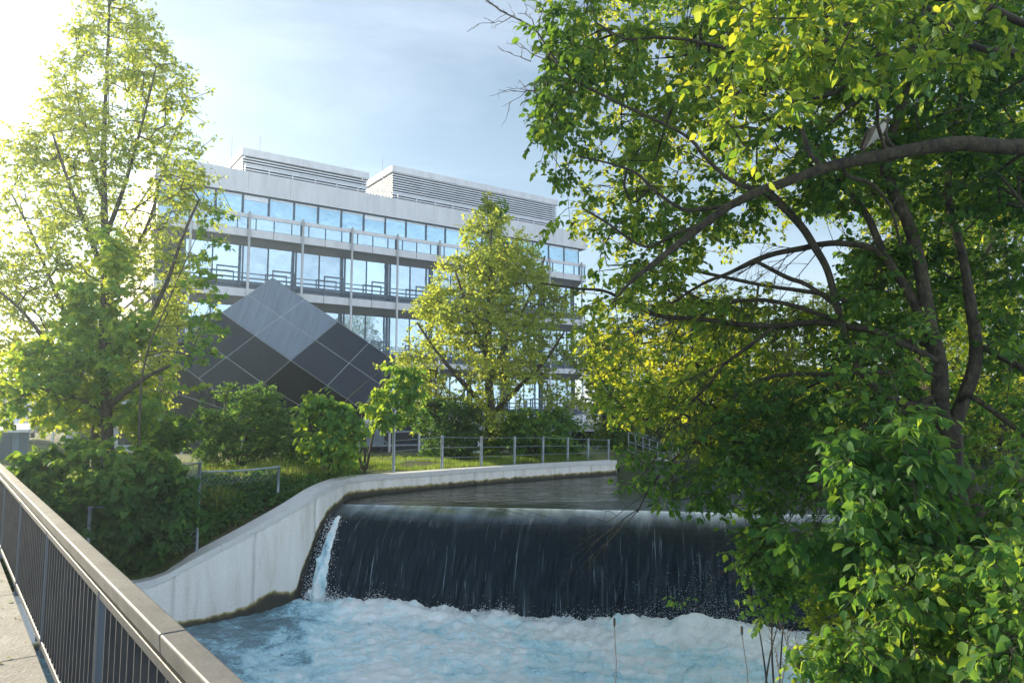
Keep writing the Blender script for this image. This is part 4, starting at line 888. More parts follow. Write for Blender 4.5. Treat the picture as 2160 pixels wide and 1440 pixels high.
foliate(ct, sk, C, 3, 7, .36, .11, 'oval', M['leaf_pale'], M['bark2'], colamp=.3, jit=.1, col=np.clip(.15 + fbm(C * .7, 3, 4) * 1.0 - .12 * np.clip((-C[:, 2] + 1.0), 0, 3), 0, 1), tip=.008)
settle(ct, b2)
def simple_tree(name, label, cat, x, yb, D, rows, n, kind, leaf, size, r, bark='bark2', thr=.4, tw=(3, 6), trunk_r=8, droop=.35, group=None, colb=0., amp=.3, zb=None, stems=None, seed=0, twr=.004, nf=.9, lean=0):
    o_ = plant(name, label, cat, group); sk = Skel(); b_ = at(x, yb, D); b_[2] = (gz(b_[0], b_[1]) if zb is None else zb) - .1
    ytop = rows[0][0]; xt = (rows[0][1] + rows[0][2]) / 2
    ks = stems or [0]
    for j, dx in enumerate(ks):
        pts = [(x + dx * .1, yb, trunk_r), (x + dx * .4, yb + (ytop - yb) * .3, trunk_r * .8), (x + dx * .8 + lean, yb + (ytop - yb) * .6, trunk_r * .5), (xt + dx, ytop + 10, trunk_r * .15)]
        stemat(sk, pts, D, j > 0, [0, .1 * j, .25 * j, .3 * j], b=b_ if j == 0 else None)
    C = crown_pts(rows, D, n, thr=thr, nf=nf, seed=seed + 20, ragged=.1)
    foliate(o_, sk, C, tw[0], tw[1], r, size, kind, M[leaf], M[bark], droop=droop, colamp=amp, col=np.clip(fbm(C * .8, 3, seed) + colb, 0, 1), tip=.006, twr=twr)
    settle(o_, b_); return o_
simple_tree('poplar_tree', 'narrow yellowish pointed treetop rising behind the round topped tree', 'tree', 1030, 960, 31, [(408, 1024, 1034), (440, 1012, 1048), (480, 1005, 1056), (560, 1000, 1062), (700, 1000, 1062)], 260, 'rhomb', 'leaf_back', .13, .3, trunk_r=5, colb=.25, seed=1)
simple_tree('poplar_tree', 'shorter green pointed treetop just right of the yellowish one', 'tree', 1060, 960, 32, [(425, 1052, 1062), (455, 1044, 1072), (500, 1040, 1078), (640, 1040, 1080)], 190, 'rhomb', 'leaf_maple', .13, .3, trunk_r=4, seed=2)
simple_tree('shrub', 'feathery grey green shrub below the dark pavilion', 'shrub', 505, 985, 19, [(815, 480, 560), (840, 440, 590), (870, 420, 600), (910, 400, 605), (950, 400, 590), (985, 420, 570)], 420, 'rhomb', 'leaf_dark', .085, .26, colb=.12, thr=.36, tw=(4, 9), trunk_r=5, stems=[-40, 30, 60], seed=5, droop=-.2)
simple_tree('shrub', 'dark green rounded shrub at the foot of the round topped tree', 'shrub', 945, 975, 21.5, [(840, 900, 990), (880, 880, 1015), (930, 885, 1010), (970, 910, 985)], 330, 'rhomb', 'leaf_dark', .10, .26, thr=.33, tw=(3, 8), trunk_r=4, stems=[-30, 30], seed=6)
simple_tree('shrub', 'spreading fan leaved shrub behind the middle fence posts', 'shrub', 1130, 970, 22.5, [(868, 1080, 1180), (895, 1050, 1215), (930, 1045, 1225), (968, 1060, 1200)], 300, 'oval', 'leaf_maple', .12, .3, thr=.33, tw=(3, 7), trunk_r=4, stems=[-50, 0, 50], seed=7, colb=-.1)
simple_tree('sapling', 'young tree with drooping yellow green leaves in front of the pavilion', 'tree', 690, 985, 15.5, [(838, 650, 690), (870, 635, 740), (900, 640, 770), (940, 650, 750), (975, 670, 730)], 95, 'oval', 'leaf_maple', .15, .3, thr=.3, tw=(3, 6), trunk_r=3, stems=[-40, 20, 50], seed=9, droop=.9, colb=.12, twr=.005)
simple_tree('sapling', 'leaning slender tree with hanging leaves right of the pavilion', 'tree', 770, 985, 17, [(775, 835, 880), (820, 800, 885), (850, 765, 890), (890, 800, 890), (915, 815, 860)], 70, 'oval', 'leaf_maple', .15, .3, thr=.3, tw=(3, 6), trunk_r=3, stems=[0, -60, 40], seed=10, droop=.9, colb=.15, twr=.005)
simple_tree('shrub', 'low pale shrub beside the timber gate', 'shrub', 640, 990, 18, [(905, 600, 650), (930, 590, 660), (975, 600, 660)], 60, 'rhomb', 'leaf_dark', .09, .25, thr=.3, tw=(3, 7), trunk_r=2, seed=13, colb=.15)
simple_tree('shrub', 'small shrub growing under the tall airy tree', 'shrub', 350, 960, 16.5, [(880, 310, 390), (905, 290, 410), (950, 300, 400)], 90, 'lobed', 'leaf_maple', .11, .25, thr=.3, tw=(3, 6), trunk_r=3, seed=14, colb=.1)
simple_tree('hanging_shoot', 'thin leafy shoot crossing in front of the top left of the office building', 'tree', 300, 960, 13, [(400, 440, 470), (440, 430, 475), (520, 400, 465), (600, 410, 450), (660, 400, 460), (720, 380, 490), (760, 350, 440)], 42, 'lobed', 'leaf_maple', .11, .28, thr=.0, tw=(2, 6), trunk_r=3, seed=15, droop=.9, colb=.12, lean=60)
# --- big-leaved shrub over the pipe fence
bs_ = plant('vine_shrub', 'large dark shrub with big heart shaped leaves spilling over the pipe fence', 'shrub'); sk = Skel(); b3 = at(215, 1170, 12.3); b3[2] = gz(b3[0], b3[1]) - .1
for j, (tx, ty) in enumerate(((215, 960), (120, 1000), (320, 1000), (170, 1060), (290, 1090))):
    P = np.array([b3, b3 * .6 + at(tx, ty, 11.7) * .4 + np.array([0, 0, .1]), at(tx, ty, 11.7 + (j % 3 - 1) * .7)]); sk.stem(P, [.03, .02, .01], join=j > 0)
rows = [(930, 150, 250), (955, 85, 320), (980, 48, 370), (1030, 45, 395), (1090, 90, 400), (1130, 140, 370), (1170, 170, 330), (1205, 200, 320)]
C = crown_pts(rows, 11.9, 560, thr=.42, nf=1.6, seed=33, ragged=.10, depthk=.55)
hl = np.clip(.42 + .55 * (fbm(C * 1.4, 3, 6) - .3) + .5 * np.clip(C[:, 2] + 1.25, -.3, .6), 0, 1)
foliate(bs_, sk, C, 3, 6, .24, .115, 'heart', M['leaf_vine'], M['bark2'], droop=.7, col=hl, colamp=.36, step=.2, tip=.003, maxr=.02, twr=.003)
settle(bs_, b3)
# --- ground plants and grass
def scatter_bank(n, f):
    s_ = rng.uniform(0, S[-1], n); d_ = f(n); q_ = wall_at(s_); x_ = q_[:, 0] + d_ * nrm2[0]; y_ = q_[:, 1] + d_ * nrm2[1]; return x_, y_, ground_z(x_, y_)[0]
x_, y_, z_ = scatter_bank(17000, lambda n: .42 + rng.gamma(1.6, .55, n)); k_ = (fbm(np.stack([x_ * 1.3, y_ * 1.3, 0 * x_], -1), 3, 90) > .27) & (y_ < 16.5)
P = np.column_stack([x_, y_, z_ + rng.uniform(.02, .16, len(x_))])[k_]
P = P[P[:, 1] < 14.6 + rng.random(len(P)) * 1.5]
hd = rng.normal(0, 1, P.shape); hd[:, 2] = -.25; nn_ = rng.normal(0, .4, P.shape) + np.array([.1, -.3, 1])
o = leaves('ground_cover', P, hd, nn_, rng.uniform(.05, .12, len(P)), 'heart', M['leaf_vine'], None, np.clip(.32 + rng.normal(0, .2, len(P)), 0, 1)); tag(o, 'ivy like leaves covering the slope above the wall', kind='stuff')
def blades(x, y, z, h, wd, m, name, label, lean=.35, rnd=None):
    n_ = len(x); P = np.column_stack([x, y, z]); a_ = rng.uniform(0, 6.28, n_); d_ = np.column_stack([np.cos(a_), np.sin(a_), 0 * a_]); sd_ = np.column_stack([-np.sin(a_), np.cos(a_), 0 * a_])
    ln = rng.uniform(.1, lean * 2, n_)[:, None] * h[:, None]; up_ = np.array([0, 0, 1.]) * h[:, None]; w2 = wd[:, None]
    V = np.stack([P - sd_ * w2, P + sd_ * w2, P + up_ * .55 + d_ * ln * .35 + sd_ * w2 * .7, P + up_ * .55 + d_ * ln * .35 - sd_ * w2 * .7, P + up_ + d_ * ln], 1).reshape(-1, 3)
    i_ = np.arange(n_)[:, None] * 5; Fq = np.concatenate([i_ + np.array([[0, 1, 2]]), i_ + np.array([[0, 2, 3]]), i_ + np.array([[3, 2, 4]])])
    o_ = np_mesh(name, V, Fq, m, None, {'rnd': np.repeat(rng.random(n_) if rnd is None else rnd, 5)}); tag(o_, label, kind='stuff'); return o_
x_, y_, z_ = scatter_bank(62000, lambda n: .42 + rng.gamma(1.5, 2.0, n)); cl_ = fbm(np.stack([x_ * 1.1, y_ * 1.1, 0 * x_], -1), 3, 95); k_ = (cl_ > .36) & (y_ > 12.3); x_, y_, z_, cl_ = x_[k_], y_[k_], z_[k_], cl_[k_]
tall = np.clip((cl_ - .4) * 3.2, 0, 1) * np.exp(-((y_ - 15.5) / 3.0) ** 2)
blades(x_, y_, z_ - .01, rng.uniform(.05, .14, len(x_)) + .42 * tall * rng.random(len(x_)), rng.uniform(.003, .007, len(x_)), M['grass'], 'grass', 'long tufted grass on the bank behind the wall', rnd=np.clip(.3 + .5 * tall + rng.normal(0, .25, len(x_)), 0, 1))
# low plants along the lawn edge behind the wall
wv = at(rng.uniform(600, 760, 230), rng.uniform(960, 985, 230), rng.uniform(15.8, 19, 230)); wv[:, 2] = ground_z(wv[:, 0], wv[:, 1])[0] + rng.uniform(.0, .3, 230)
hd = rng.normal(0, 1, (230 * 9, 3)); P = np.repeat(wv, 9, 0) + rng.normal(0, .1, (230 * 9, 3))
o = leaves('undergrowth', P, hd, rng.normal(0, .5, P.shape) + np.array([0, 0, 1]), .07, 'rhomb', M['leaf_vine'], None); tag(o, 'low weeds below the saplings on the bank', kind='stuff')
# --- trees on the far bank
fb = [(1290, 975, 30, 'small bright yellow green tree at the water edge past the steps', [(700, 1230, 1300), (760, 1215, 1370), (840, 1220, 1400), (900, 1240, 1390), (950, 1270, 1370)], 620, 'leaf_back', .13, .1),
      (1420, 980, 34, 'dark green rounded tree on the far bank left of the bright one', [(640, 1340, 1470), (700, 1300, 1520), (790, 1290, 1540), (880, 1300, 1520), (960, 1330, 1500)], 760, 'leaf_far', .17, 0.),
      (1580, 980, 36, 'hazy blue green tree in the middle of the far bank', [(650, 1520, 1620), (720, 1470, 1690), (800, 1440, 1700), (900, 1460, 1690), (970, 1480, 1670)], 800, 'leaf_far', .17, .0),
      (1640, 985, 27, 'bright mossy green tree overhanging the far water', [(800, 1560, 1700), (850, 1540, 1760), (900, 1560, 1780), (960, 1600, 1740)], 420, 'leaf_back', .13, -.05),
      (1740, 985, 33, 'golden sunlit tree on the far bank behind the leaning branches', [(600, 1700, 1790), (680, 1650, 1850), (780, 1640, 1870), (880, 1650, 1860), (965, 1680, 1840)], 760, 'leaf_back', .16, .15),
      (1930, 990, 30, 'tall tree behind the dark trunks on the far bank', [(330, 1880, 1990), (450, 1820, 2060), (600, 1780, 2110), (760, 1790, 2120), (900, 1810, 2090), (970, 1850, 2040)], 1150, 'leaf_back', .16, .05),
      (2120, 990, 26, 'tall tree at the right edge of the far bank', [(250, 2060, 2190), (400, 2010, 2250), (600, 1980, 2290), (800, 1990, 2290), (960, 2030, 2220)], 1100, 'leaf_back', .15, .0)]
for k, (x_, yb, D, lab, rows, n_, lf, sz, cb) in enumerate(fb):
    simple_tree('bank_tree', lab, 'tree', x_, yb, D, rows, n_, 'rhomb', lf, sz, .5, thr=.36, tw=(3, 7), trunk_r=8, group='trees on the far bank', colb=cb, seed=40 + k, zb=-2.2, stems=[0, -30, 25], nf=.6)
q = at(rng.uniform(1250, 2300, 1500), 975, rng.uniform(27, 37, 1500)); q[:, 2] = -1.8 + rng.random(1500) * 1.3
P = np.repeat(q, 12, 0) + rng.normal(0, .35, (18000, 3)); hd = rng.normal(0, 1, P.shape)
o = leaves('bank_undergrowth', P, hd, rng.normal(0, .6, P.shape) + np.array([0, -.4, 1]), .17, 'rhomb', M['leaf_far'], None, np.clip(.35 + rng.normal(0, .3, 18000), 0, 1)); tag(o, 'tangled low growth along the far water edge', kind='stuff')
#FOREGROUND
# ================================================================== NEAR TREES ON THE RIGHT
def region(poly, n, d0, d1, holes=(), thr=.0, nf=1.1, seed=0, pw=1.0):
    poly_ = poly; xs = [p_[0] for p_ in poly]; ys = [p_[1] for p_ in poly]; out = np.zeros((0, 3))
    while len(out) < n:
        x = rng.uniform(min(xs), max(xs), n * 3); y = rng.uniform(min(ys), max(ys), n * 3); k = inpoly(x, y, poly)
        for h, pr_ in holes: k &= ~(inpoly(x, y, h) & (rng.random(len(x)) < pr_))
        x, y = x[k], y[k]; D = d0 + (d1 - d0) * rng.random(len(x)) ** pw; P = at(x, y, D)
        if thr > 0: P = P[fbm(P * nf + 11.3, 3, seed) > thr]
        out = np.vstack([out, P])
    return out[:n]
hole = [([(1560, 500), (1640, 470), (1740, 455), (1800, 500), (1800, 560), (1785, 640), (1745, 668), (1650, 650), (1560, 620), (1500, 600)], .97),
        ([(1640, 690), (1760, 690), (1760, 770), (1690, 780), (1630, 740)], .85), ([(1480, 530), (1560, 540), (1560, 620), (1470, 620)], .85),
        ([(1365, 75), (1420, 70), (1430, 110), (1370, 115)], .9), ([(1240, 200), (1300, 215), (1290, 260), (1230, 250)], .8),
        ([(1225, 250), (1330, 330), (1300, 390), (1210, 330)], .45), ([(1190, 460), (1330, 560), (1290, 640), (1210, 600)], .6), ([(1640, 1075), (1850, 1070), (1850, 1120), (1650, 1118)], .9), ([(1850, 560), (1900, 540), (1930, 640), (1870, 680)], .5)]
fgA = plant('leaning_tree', 'dark many stemmed tree leaning over the weir from the right bank', 'tree'); sk = Skel(90000)
b4 = at(2062, 1330, 6.6); b4 = np.array([b4[0], b4[1], rbank_z(b4[0], b4[1]) - .25])
D = 7.0; pts = np.array([(2060, 1300, 34), (2045, 1200, 30), (2032, 1128, 27), (2012, 1050, 25), (2001, 975, 25), (2003, 915, 25)], float); P = at(pts[:, 0], pts[:, 1], D); P[0] = b4; sk.stem(P, pts[:, 2] / F * D, join=False)
px_stems_first = [
 (7.0, 7.3, [(2003, 915, 22), (1986, 871, 20), (1983, 800, 19), (1980, 761, 18), (1962, 690, 17), (1940, 560, 16), (1915, 470, 15), (1882, 400, 14), (1868, 350, 13), (1878, 290, 11), (1908, 200, 10), (1925, 110, 8), (1950, 20, 6), (1960, -60, 4)]),
 (7.0, 7.6, [(2003, 912, 18), (2038, 828, 17), (2059, 746, 15), (2047, 644, 13), (2030, 540, 11), (2000, 420, 9), (2010, 300, 7), (2030, 180, 5)]),
 (7.1, 7.7, [(1958, 690, 13), (1905, 600, 12), (1862, 530, 10), (1825, 450, 9), (1770, 385, 8), (1725, 340, 7), (1660, 280, 5), (1600, 230, 3)]),
 (7.0, 7.5, [(1984, 860, 12), (1900, 850, 10), (1830, 800, 10), (1790, 730, 9), (1765, 645, 9), (1745, 570, 9), (1717, 520, 10), (1690, 478, 10), (1640, 425, 11), (1612, 402, 12)]),
 (7.3, 7.6, [(1765, 645, 6), (1700, 600, 6), (1659, 585, 6), (1592, 550, 5)]),
 (7.2, 8.0, [(1905, 600, 8), (1850, 530, 8), (1775, 513, 8), (1723, 516, 8), (1699, 522, 8), (1637, 534, 7), (1592, 550, 7), (1540, 575, 5), (1480, 600, 4), (1400, 650, 2)]),
 (7.0, 8.5, [(1975, 760, 9), (1850, 700, 9), (1790, 690, 9), (1744, 681, 8), (1700, 680, 8), (1637, 687, 8), (1565, 684, 7), (1477, 673, 6), (1391, 666, 6), (1330, 641, 5), (1275, 614, 4), (1214, 608, 3), (1140, 597, 2)]),
 (7.2, 8.0, [(1790, 690, 7), (1760, 675, 6), (1671, 644, 6), (1598, 632, 5), (1540, 640, 3), (1480, 665, 2)]),
 (7.3, 8.2, [(1637, 687, 5), (1580, 730, 5), (1530, 767, 4), (1500, 806, 3.5), (1450, 860, 3), (1410, 910, 2)]),
 (7.0, 8.3, [(1980, 790, 7), (1860, 785, 6), (1763, 789, 5), (1637, 792, 5), (1561, 828, 4), (1500, 900, 3.5), (1420, 970, 3), (1370, 1030, 2.5), (1345, 1080, 1.5)]),
 (7.0, 7.5, [(1990, 830, 9), (1900, 865, 8), (1836, 889, 8), (1775, 944, 7), (1714, 1018, 6), (1653, 1076, 4), (1628, 1128, 2)]),
 (7.1, 7.7, [(1985, 740, 8), (1920, 720, 7), (1850, 740, 6), (1790, 780, 5), (1740, 800, 4), (1640, 850, 3), (1560, 900, 2)]),
 (7.3, 6.8, [(2060, 740, 10), (2081, 737, 9), (2135, 764, 9), (2170, 785, 8)]), (7.0, 6.2, [(2030, 840, 9), (2047, 834, 8), (2100, 870, 7), (2170, 925, 6)]),
 (7.0, 6.0, [(2010, 950, 8), (1960, 970, 7), (1860, 960, 5), (1790, 980, 4)])]
px_stems(sk, [None] and px_stems_first) if False else [sk.stem(at(np.array(q_)[:, 0], np.array(q_)[:, 1], np.linspace(a_, b_, len(q_))), np.array(q_)[:, 2] * .86 / F * np.linspace(a_, b_, len(q_)), join=True) for a_, b_, q_ in px_stems_first]
CA = [region([(1780, 700), (2170, 650), (2170, 900), (1900, 940), (1760, 860)], 45, 5.4, 6.8, (), .36, seed=22), region([(1220, 600), (1330, 540), (1500, 560), (1700, 620), (1800, 700), (1760, 900), (1640, 1000), (1500, 960), (1400, 900), (1290, 880), (1240, 780), (1215, 680)], 430, 7.6, 11.5, hole, .42, seed=1),
      region([(1700, 430), (2170, 400), (2170, 900), (2000, 960), (1800, 900), (1740, 760), (1800, 640)], 520, 6.9, 10.5, hole, .43, seed=2),
      region([(1480, 780), (1760, 820), (1850, 900), (1760, 1080), (1640, 1110), (1520, 960)], 130, 6.6, 8.2, hole, .43, seed=3),
      region([(1310, 960), (1450, 900), (1620, 980), (1660, 1080), (1520, 1080), (1400, 1050), (1345, 1090)], 55, 7.4, 8.8, seed=4),
      region([(1540, 1120), (1650, 1090), (1760, 1120), (1720, 1240), (1640, 1260), (1580, 1200)], 48, 7.0, 8.0, seed=5)]
idx = np.concatenate([np.full(len(c_), i) for i, c_ in enumerate(CA)]); C = np.vstack(CA)
tk = np.vstack([catmull(np.array(q_, float)[:, :2], 6) for a_, b_, q_ in px_stems_first[:3]] + [pts[:, :2]])
ux = 1080 + F * C[:, 0] / (C[:, 1] * cp + C[:, 2] * sp); uy = 720 - F * (-C[:, 1] * sp + C[:, 2] * cp) / (C[:, 1] * cp + C[:, 2] * sp)
near_ = (np.sqrt(((np.stack([ux, uy], -1)[:, None] - tk[None]) ** 2).sum(-1)).min(1) < 48) & (C[:, 1] < 7.6) & (rng.random(len(C)) < .85)
C = C[~near_]; idx = idx[~near_]
colc = np.array([.3, .68, .30, .25, .42, .35])[idx] + .5 * (fbm(C * .9, 3, 7) - .4)
foliate(fgA, sk, C, 3, 8, .27, .078, 'oval', M['leaf_fg'], M['bark'], droop=.55, col=colc, colamp=.26, step=.22, jit=.09, tip=.0035, maxr=.02, twr=.0022, down=.3)
m_ = MB()
def wisp(p, d, ln, r0, dep=2):
    n_ = 7; q_ = [p]; d = unit(d)
    for i in range(n_):
        d = unit(d + rng.normal(0, .13, 3) + np.array([0, 0, -.05])); q_.append(q_[-1] + d * ln / n_)
    m_.tube([tuple(v_) for v_ in q_], list(np.linspace(r0, r0 * .3, n_ + 1)), 4, cap=False)
    if dep:
        for i in (2, 3, 4, 5): wisp(q_[i], d + rng.normal(0, .5, 3) + np.array([0, 0, .15]), ln * rng.uniform(.3, .5), r0 * .55, dep - 1)
for a_, b_, q_ in px_stems_first[5:]:
    q_ = np.array(q_, float); P_ = at(q_[:, 0], q_[:, 1], np.linspace(a_, b_, len(q_)))
    for k in range(9):
        u_ = rng.uniform(.25, .98) * (len(q_) - 1); i = int(u_); p_ = P_[i] + (P_[min(i + 1, len(P_) - 1)] - P_[i]) * (u_ - i)
        if p_[0] / p_[1] < .50: wisp(p_, np.array([-.75, rng.normal(0, .3), -.55 + rng.normal(0, .25)]), rng.uniform(.5, 1.3), .006)
m_.build('bare_twigs', M['bark'], fgA)
settle(fgA, b4)
fgB = plant('overhanging_tree', 'large tree at the right edge with a thick arching limb carrying a perched bird', 'tree'); sk = Skel(90000)
b5 = np.array([7.1, 6.2, 0]); b5[2] = rbank_z(b5[0], b5[1]) - .2
e5 = at(2230, 305, 6.1); sk.stem(np.array([b5, b5 * .5 + e5 * .5 + np.array([.5, .1, -.3]), e5 + np.array([.7, .1, -.2]), e5 + np.array([.9, .3, 1.5]), e5 + np.array([.9, .6, 3.2])]), [.2, .15, .13, .1, .06], join=False)
limb = [(2330, 330, 21), (2230, 310, 20), (2120, 310, 19), (2030, 303, 19), (1950, 312, 18), (1850, 330, 16), (1750, 352, 14), (1650, 388, 13), (1600, 405, 12), (1530, 440, 11), (1450, 500, 10), (1380, 555, 8), (1330, 595, 5), (1290, 640, 2)]
def st2(a_, b_, q_): q_ = np.array(q_, float); d_ = np.linspace(a_, b_, len(q_)); sk.stem(at(q_[:, 0], q_[:, 1], d_), q_[:, 2] * .84 / F * d_, join=True)
st2(6.1, 6.3, limb)
for a_, b_, q_ in [(6.1, 6.6, [(2330, 300, 14), (2180, 132, 10), (2065, 101, 9), (2019, 67, 8), (1960, 20, 6), (1900, -40, 4)]),
 (6.2, 6.8, [(2180, 60, 11), (2040, 0, 9), (1912, 3, 9), (1821, 31, 8), (1760, 73, 7), (1671, 122, 6), (1655, 143, 5), (1580, 190, 3), (1500, 240, 2)]),
 (6.2, 6.5, [(1729, 345, 7), (1708, 324, 7), (1695, 284, 6), (1680, 238, 5), (1659, 189, 5), (1631, 156, 4)]),
 (6.3, 6.5, [(1891, 318, 6), (1875, 300, 5), (1868, 280, 4.5), (1872, 262, 4)]),
 (6.5, 7.2, [(1934, 110, 6), (1867, 168, 6), (1805, 214, 5), (1760, 254, 4), (1720, 290, 2)]), (6.6, 7.2, [(1867, 98, 5), (1821, 147, 5), (1793, 162, 5), (1775, 189, 5), (1732, 205, 4), (1668, 208, 4)]),
 (6.4, 7.6, [(1600, 403, 7), (1540, 380, 6), (1485, 330, 5), (1464, 302, 5), (1427, 275, 4), (1342, 235, 4), (1280, 205, 4), (1205, 165, 3.5), (1160, 110, 3), (1125, 60, 2.5), (1060, 25, 2), (1025, 0, 1.5)]),
 (6.4, 7.4, [(1560, 430, 6), (1490, 440, 6), (1437, 440, 5), (1378, 400, 5), (1342, 366, 4), (1287, 345, 3), (1220, 330, 2)]),
 (6.7, 7.6, [(1655, 143, 5), (1560, 110, 5), (1455, 85, 4.5), (1382, 79, 4), (1320, 82, 3), (1260, 50, 2)]),
 (6.4, 7.4, [(1500, 470, 5), (1430, 490, 5), (1360, 520, 4), (1280, 470, 3.5), (1230, 440, 2.5)]),
 (6.2, 6.7, [(1810, 342, 7), (1780, 350, 6), (1790, 372, 6), (1840, 390, 5), (1880, 440, 4), (1900, 520, 3)])]: st2(a_, b_, q_)
outl = [(1250, -60), (1200, 0), (1175, 60), (1150, 120), (1130, 170), (1150, 230), (1122, 265), (1150, 310), (1130, 360), (1140, 420), (1165, 470), (1200, 540), (1260, 600), (1340, 610), (1480, 560), (1560, 490), (1640, 440), (1700, 430), (2170, 440), (2200, -60)]
CB = [region(outl, 1050, 6.9, 10.5, hole, .42, seed=11), region([(1700, -60), (2200, -60), (2200, 460), (1720, 440), (1640, 300)], 330, 6.6, 9.0, (), .40, seed=12), region([(1500, -60), (2200, -60), (2200, 120), (1720, 200), (1560, 330), (1490, 200)], 110, 4.4, 5.8, (), .40, seed=13),
      region([(1140, 20), (1230, 0), (1240, 240), (1130, 300)], 45, 6.8, 7.6, (), seed=14)]
idx = np.concatenate([np.full(len(c_), i) for i, c_ in enumerate(CB)]); C = np.vstack(CB)
# keep the view of the bird open
uvx = 1080 + F * C[:, 0] / (C[:, 1] * cp + C[:, 2] * sp); uvy = 720 - F * (-C[:, 1] * sp + C[:, 2] * cp) / (C[:, 1] * cp + C[:, 2] * sp)
keep = ~((np.abs(uvx - 1850) < 75) & (np.abs(uvy - 285) < 65) & (C[:, 1] < 6.9)); C = C[keep]; idx = idx[keep]; uvx = uvx[keep]; uvy = uvy[keep]
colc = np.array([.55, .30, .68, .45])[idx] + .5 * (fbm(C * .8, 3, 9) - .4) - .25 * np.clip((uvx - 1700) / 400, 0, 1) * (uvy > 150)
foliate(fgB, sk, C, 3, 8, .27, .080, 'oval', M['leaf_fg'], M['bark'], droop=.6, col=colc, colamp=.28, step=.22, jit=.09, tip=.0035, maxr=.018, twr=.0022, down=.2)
settle(fgB, b5)
# finer sunlit tree between the near trees and the far bank
fgC = plant('sunlit_tree', 'fine leaved sunlit tree seen through the crowns of the near dark trees', 'tree'); sk2 = sk; sk = Skel(90000)
b7 = np.array([8.6, 12.6, 0]); b7[2] = rbank_z(b7[0], b7[1]) - .2
sk.stem(np.array([b7, at(1960, 800, 13.5), at(1900, 500, 13.5), at(1800, 200, 13.5), at(1760, -100, 13.5)]), [.2, .16, .11, .06, .03], join=False)
for a_, b_, q_ in [(13.4, 12.5, [(1950, 760, 9), (1800, 640, 7), (1600, 600, 5), (1400, 560, 4), (1280, 560, 2)]), (13.5, 14, [(1880, 420, 8), (1700, 300, 6), (1500, 260, 5), (1300, 240, 3)]), (13.5, 13.5, [(1850, 320, 6), (1980, 200, 5), (2100, 60, 3)]), (13.4, 13.4, [(1940, 700, 8), (2060, 560, 6), (2150, 420, 4)])]: st2(a_, b_, q_)
inner = [(1290, -60), (1230, 60), (1200, 200), (1190, 330), (1200, 440), (1260, 560), (1240, 700), (1290, 850), (1450, 880), (1650, 860), (1900, 900), (2200, 900), (2200, -60)]
C = region(inner, 1500, 11.5, 16, [(h_, min(1, p_ + .1)) for h_, p_ in hole], .44, nf=.8, seed=51)
foliate(fgC, sk, C, 3, 7, .42, .105, 'rhomb', M['leaf_back'], M['bark'], droop=.4, col=np.clip(.2 + fbm(C * .6, 3, 8) * .9, 0, 1), colamp=.3, step=.35, tip=.005, maxr=.03, twr=.003, down=.3)
settle(fgC, b7); sk = sk2
# bare dead twigs at the crown's left edge
m_ = MB()
def wig(p0, p1, D, r0, n_=7, k=.06, depth=2):
    a_ = at(p0[0], p0[1], D); b_ = at(p1[0], p1[1], D + rng.normal(0, .15)); q_ = [a_ + (b_ - a_) * i / n_ + (rng.normal(0, 1, 3) * k * np.linalg.norm(b_ - a_) * math.sin(math.pi * i / n_) * .6 if 0 < i else 0) for i in range(n_ + 1)]
    m_.tube([tuple(v_ - b5) for v_ in q_], list(np.linspace(r0, r0 * .35, n_ + 1)), 4, cap=False)
    if depth:
        for i in range(2, n_, 2):
            d_ = (b_ - a_); ln = np.linalg.norm(d_) * rng.uniform(.25, .45); e_ = q_[i] + unit(unit(d_) + rng.normal(0, .6, 3)) * ln
            def pxof(P_): dd2 = P_[1] * cp + P_[2] * sp; return (1080 + F * P_[0] / dd2, 720 - F * (-P_[1] * sp + P_[2] * cp) / dd2)
            wig(pxof(q_[i]), pxof(e_), q_[i][1], r0 * .6, 5, k, depth - 1)
for p0, p1 in (((1205, 165), (1150, 110)), ((1130, 65), (1060, 20)), ((1085, 32), (1000, 56)), ((1070, 28), (1022, 2)), ((1128, 62), (1105, 0)), ((1135, 70), (1140, 0)), ((1180, 170), (1110, 180)), ((1195, 165), (1060, 225)), ((1140, 190), (1052, 190)), ((1150, 125), (1080, 90)), ((1120, 130), (1055, 105)), ((1170, 210), (1130, 250))):
    wig(p0, p1, 7.3, .007)
m_.build('bare_twigs', M['deadtwig'], fgB)
# --- perched bird
bpos = at(1843, 322, 6.22); bird = empty('bird', tuple(bpos), 0, label='white bellied brown bird perched on the thick arching limb', cat='bird')
def pl_(x, y): return at(x, y, 6.22) - bpos
spine = [(1819, 326, .004, .012), (1823, 315, .010, .016), (1829, 303, .022, .024), (1838, 290, .036, .034), (1848, 279, .040, .038), (1857, 270, .033, .032), (1863, 262, .023, .024), (1867, 256, .024, .024), (1871, 251, .025, .024), (1876, 251, .015, .014), (1879, 252, .004, .005), (1885, 254, .001, .001)]
sp_ = catmull(np.array([[*pl_(a_, b_), c_, d_] for a_, b_, c_, d_ in spine]), 5); n_ = 18; V_ = []
sp_[:, 3:5] *= np.interp(np.arange(len(sp_)) / len(sp_), [0, .2, .35, .6, 1], [1, 1.25, 1.45, 1.25, 1.1])[:, None]
for i, r_ in enumerate(sp_):
    d_ = unit(sp_[min(i + 1, len(sp_) - 1), :3] - sp_[max(i - 1, 0), :3]); s_ = np.array([0, 1., 0]); u_ = unit(np.cross(s_, d_)); 
    for k in range(n_):
        t_ = 2 * math.pi * k / n_; V_.append(r_[:3] + s_ * math.cos(t_) * r_[4] + u_ * math.sin(t_) * r_[3])
V_ = np.array(V_); ii = np.repeat(np.arange(len(sp_)) / (len(sp_) - 1), n_); kk = np.tile(np.sin(np.arange(n_) * 2 * math.pi / n_), len(sp_))
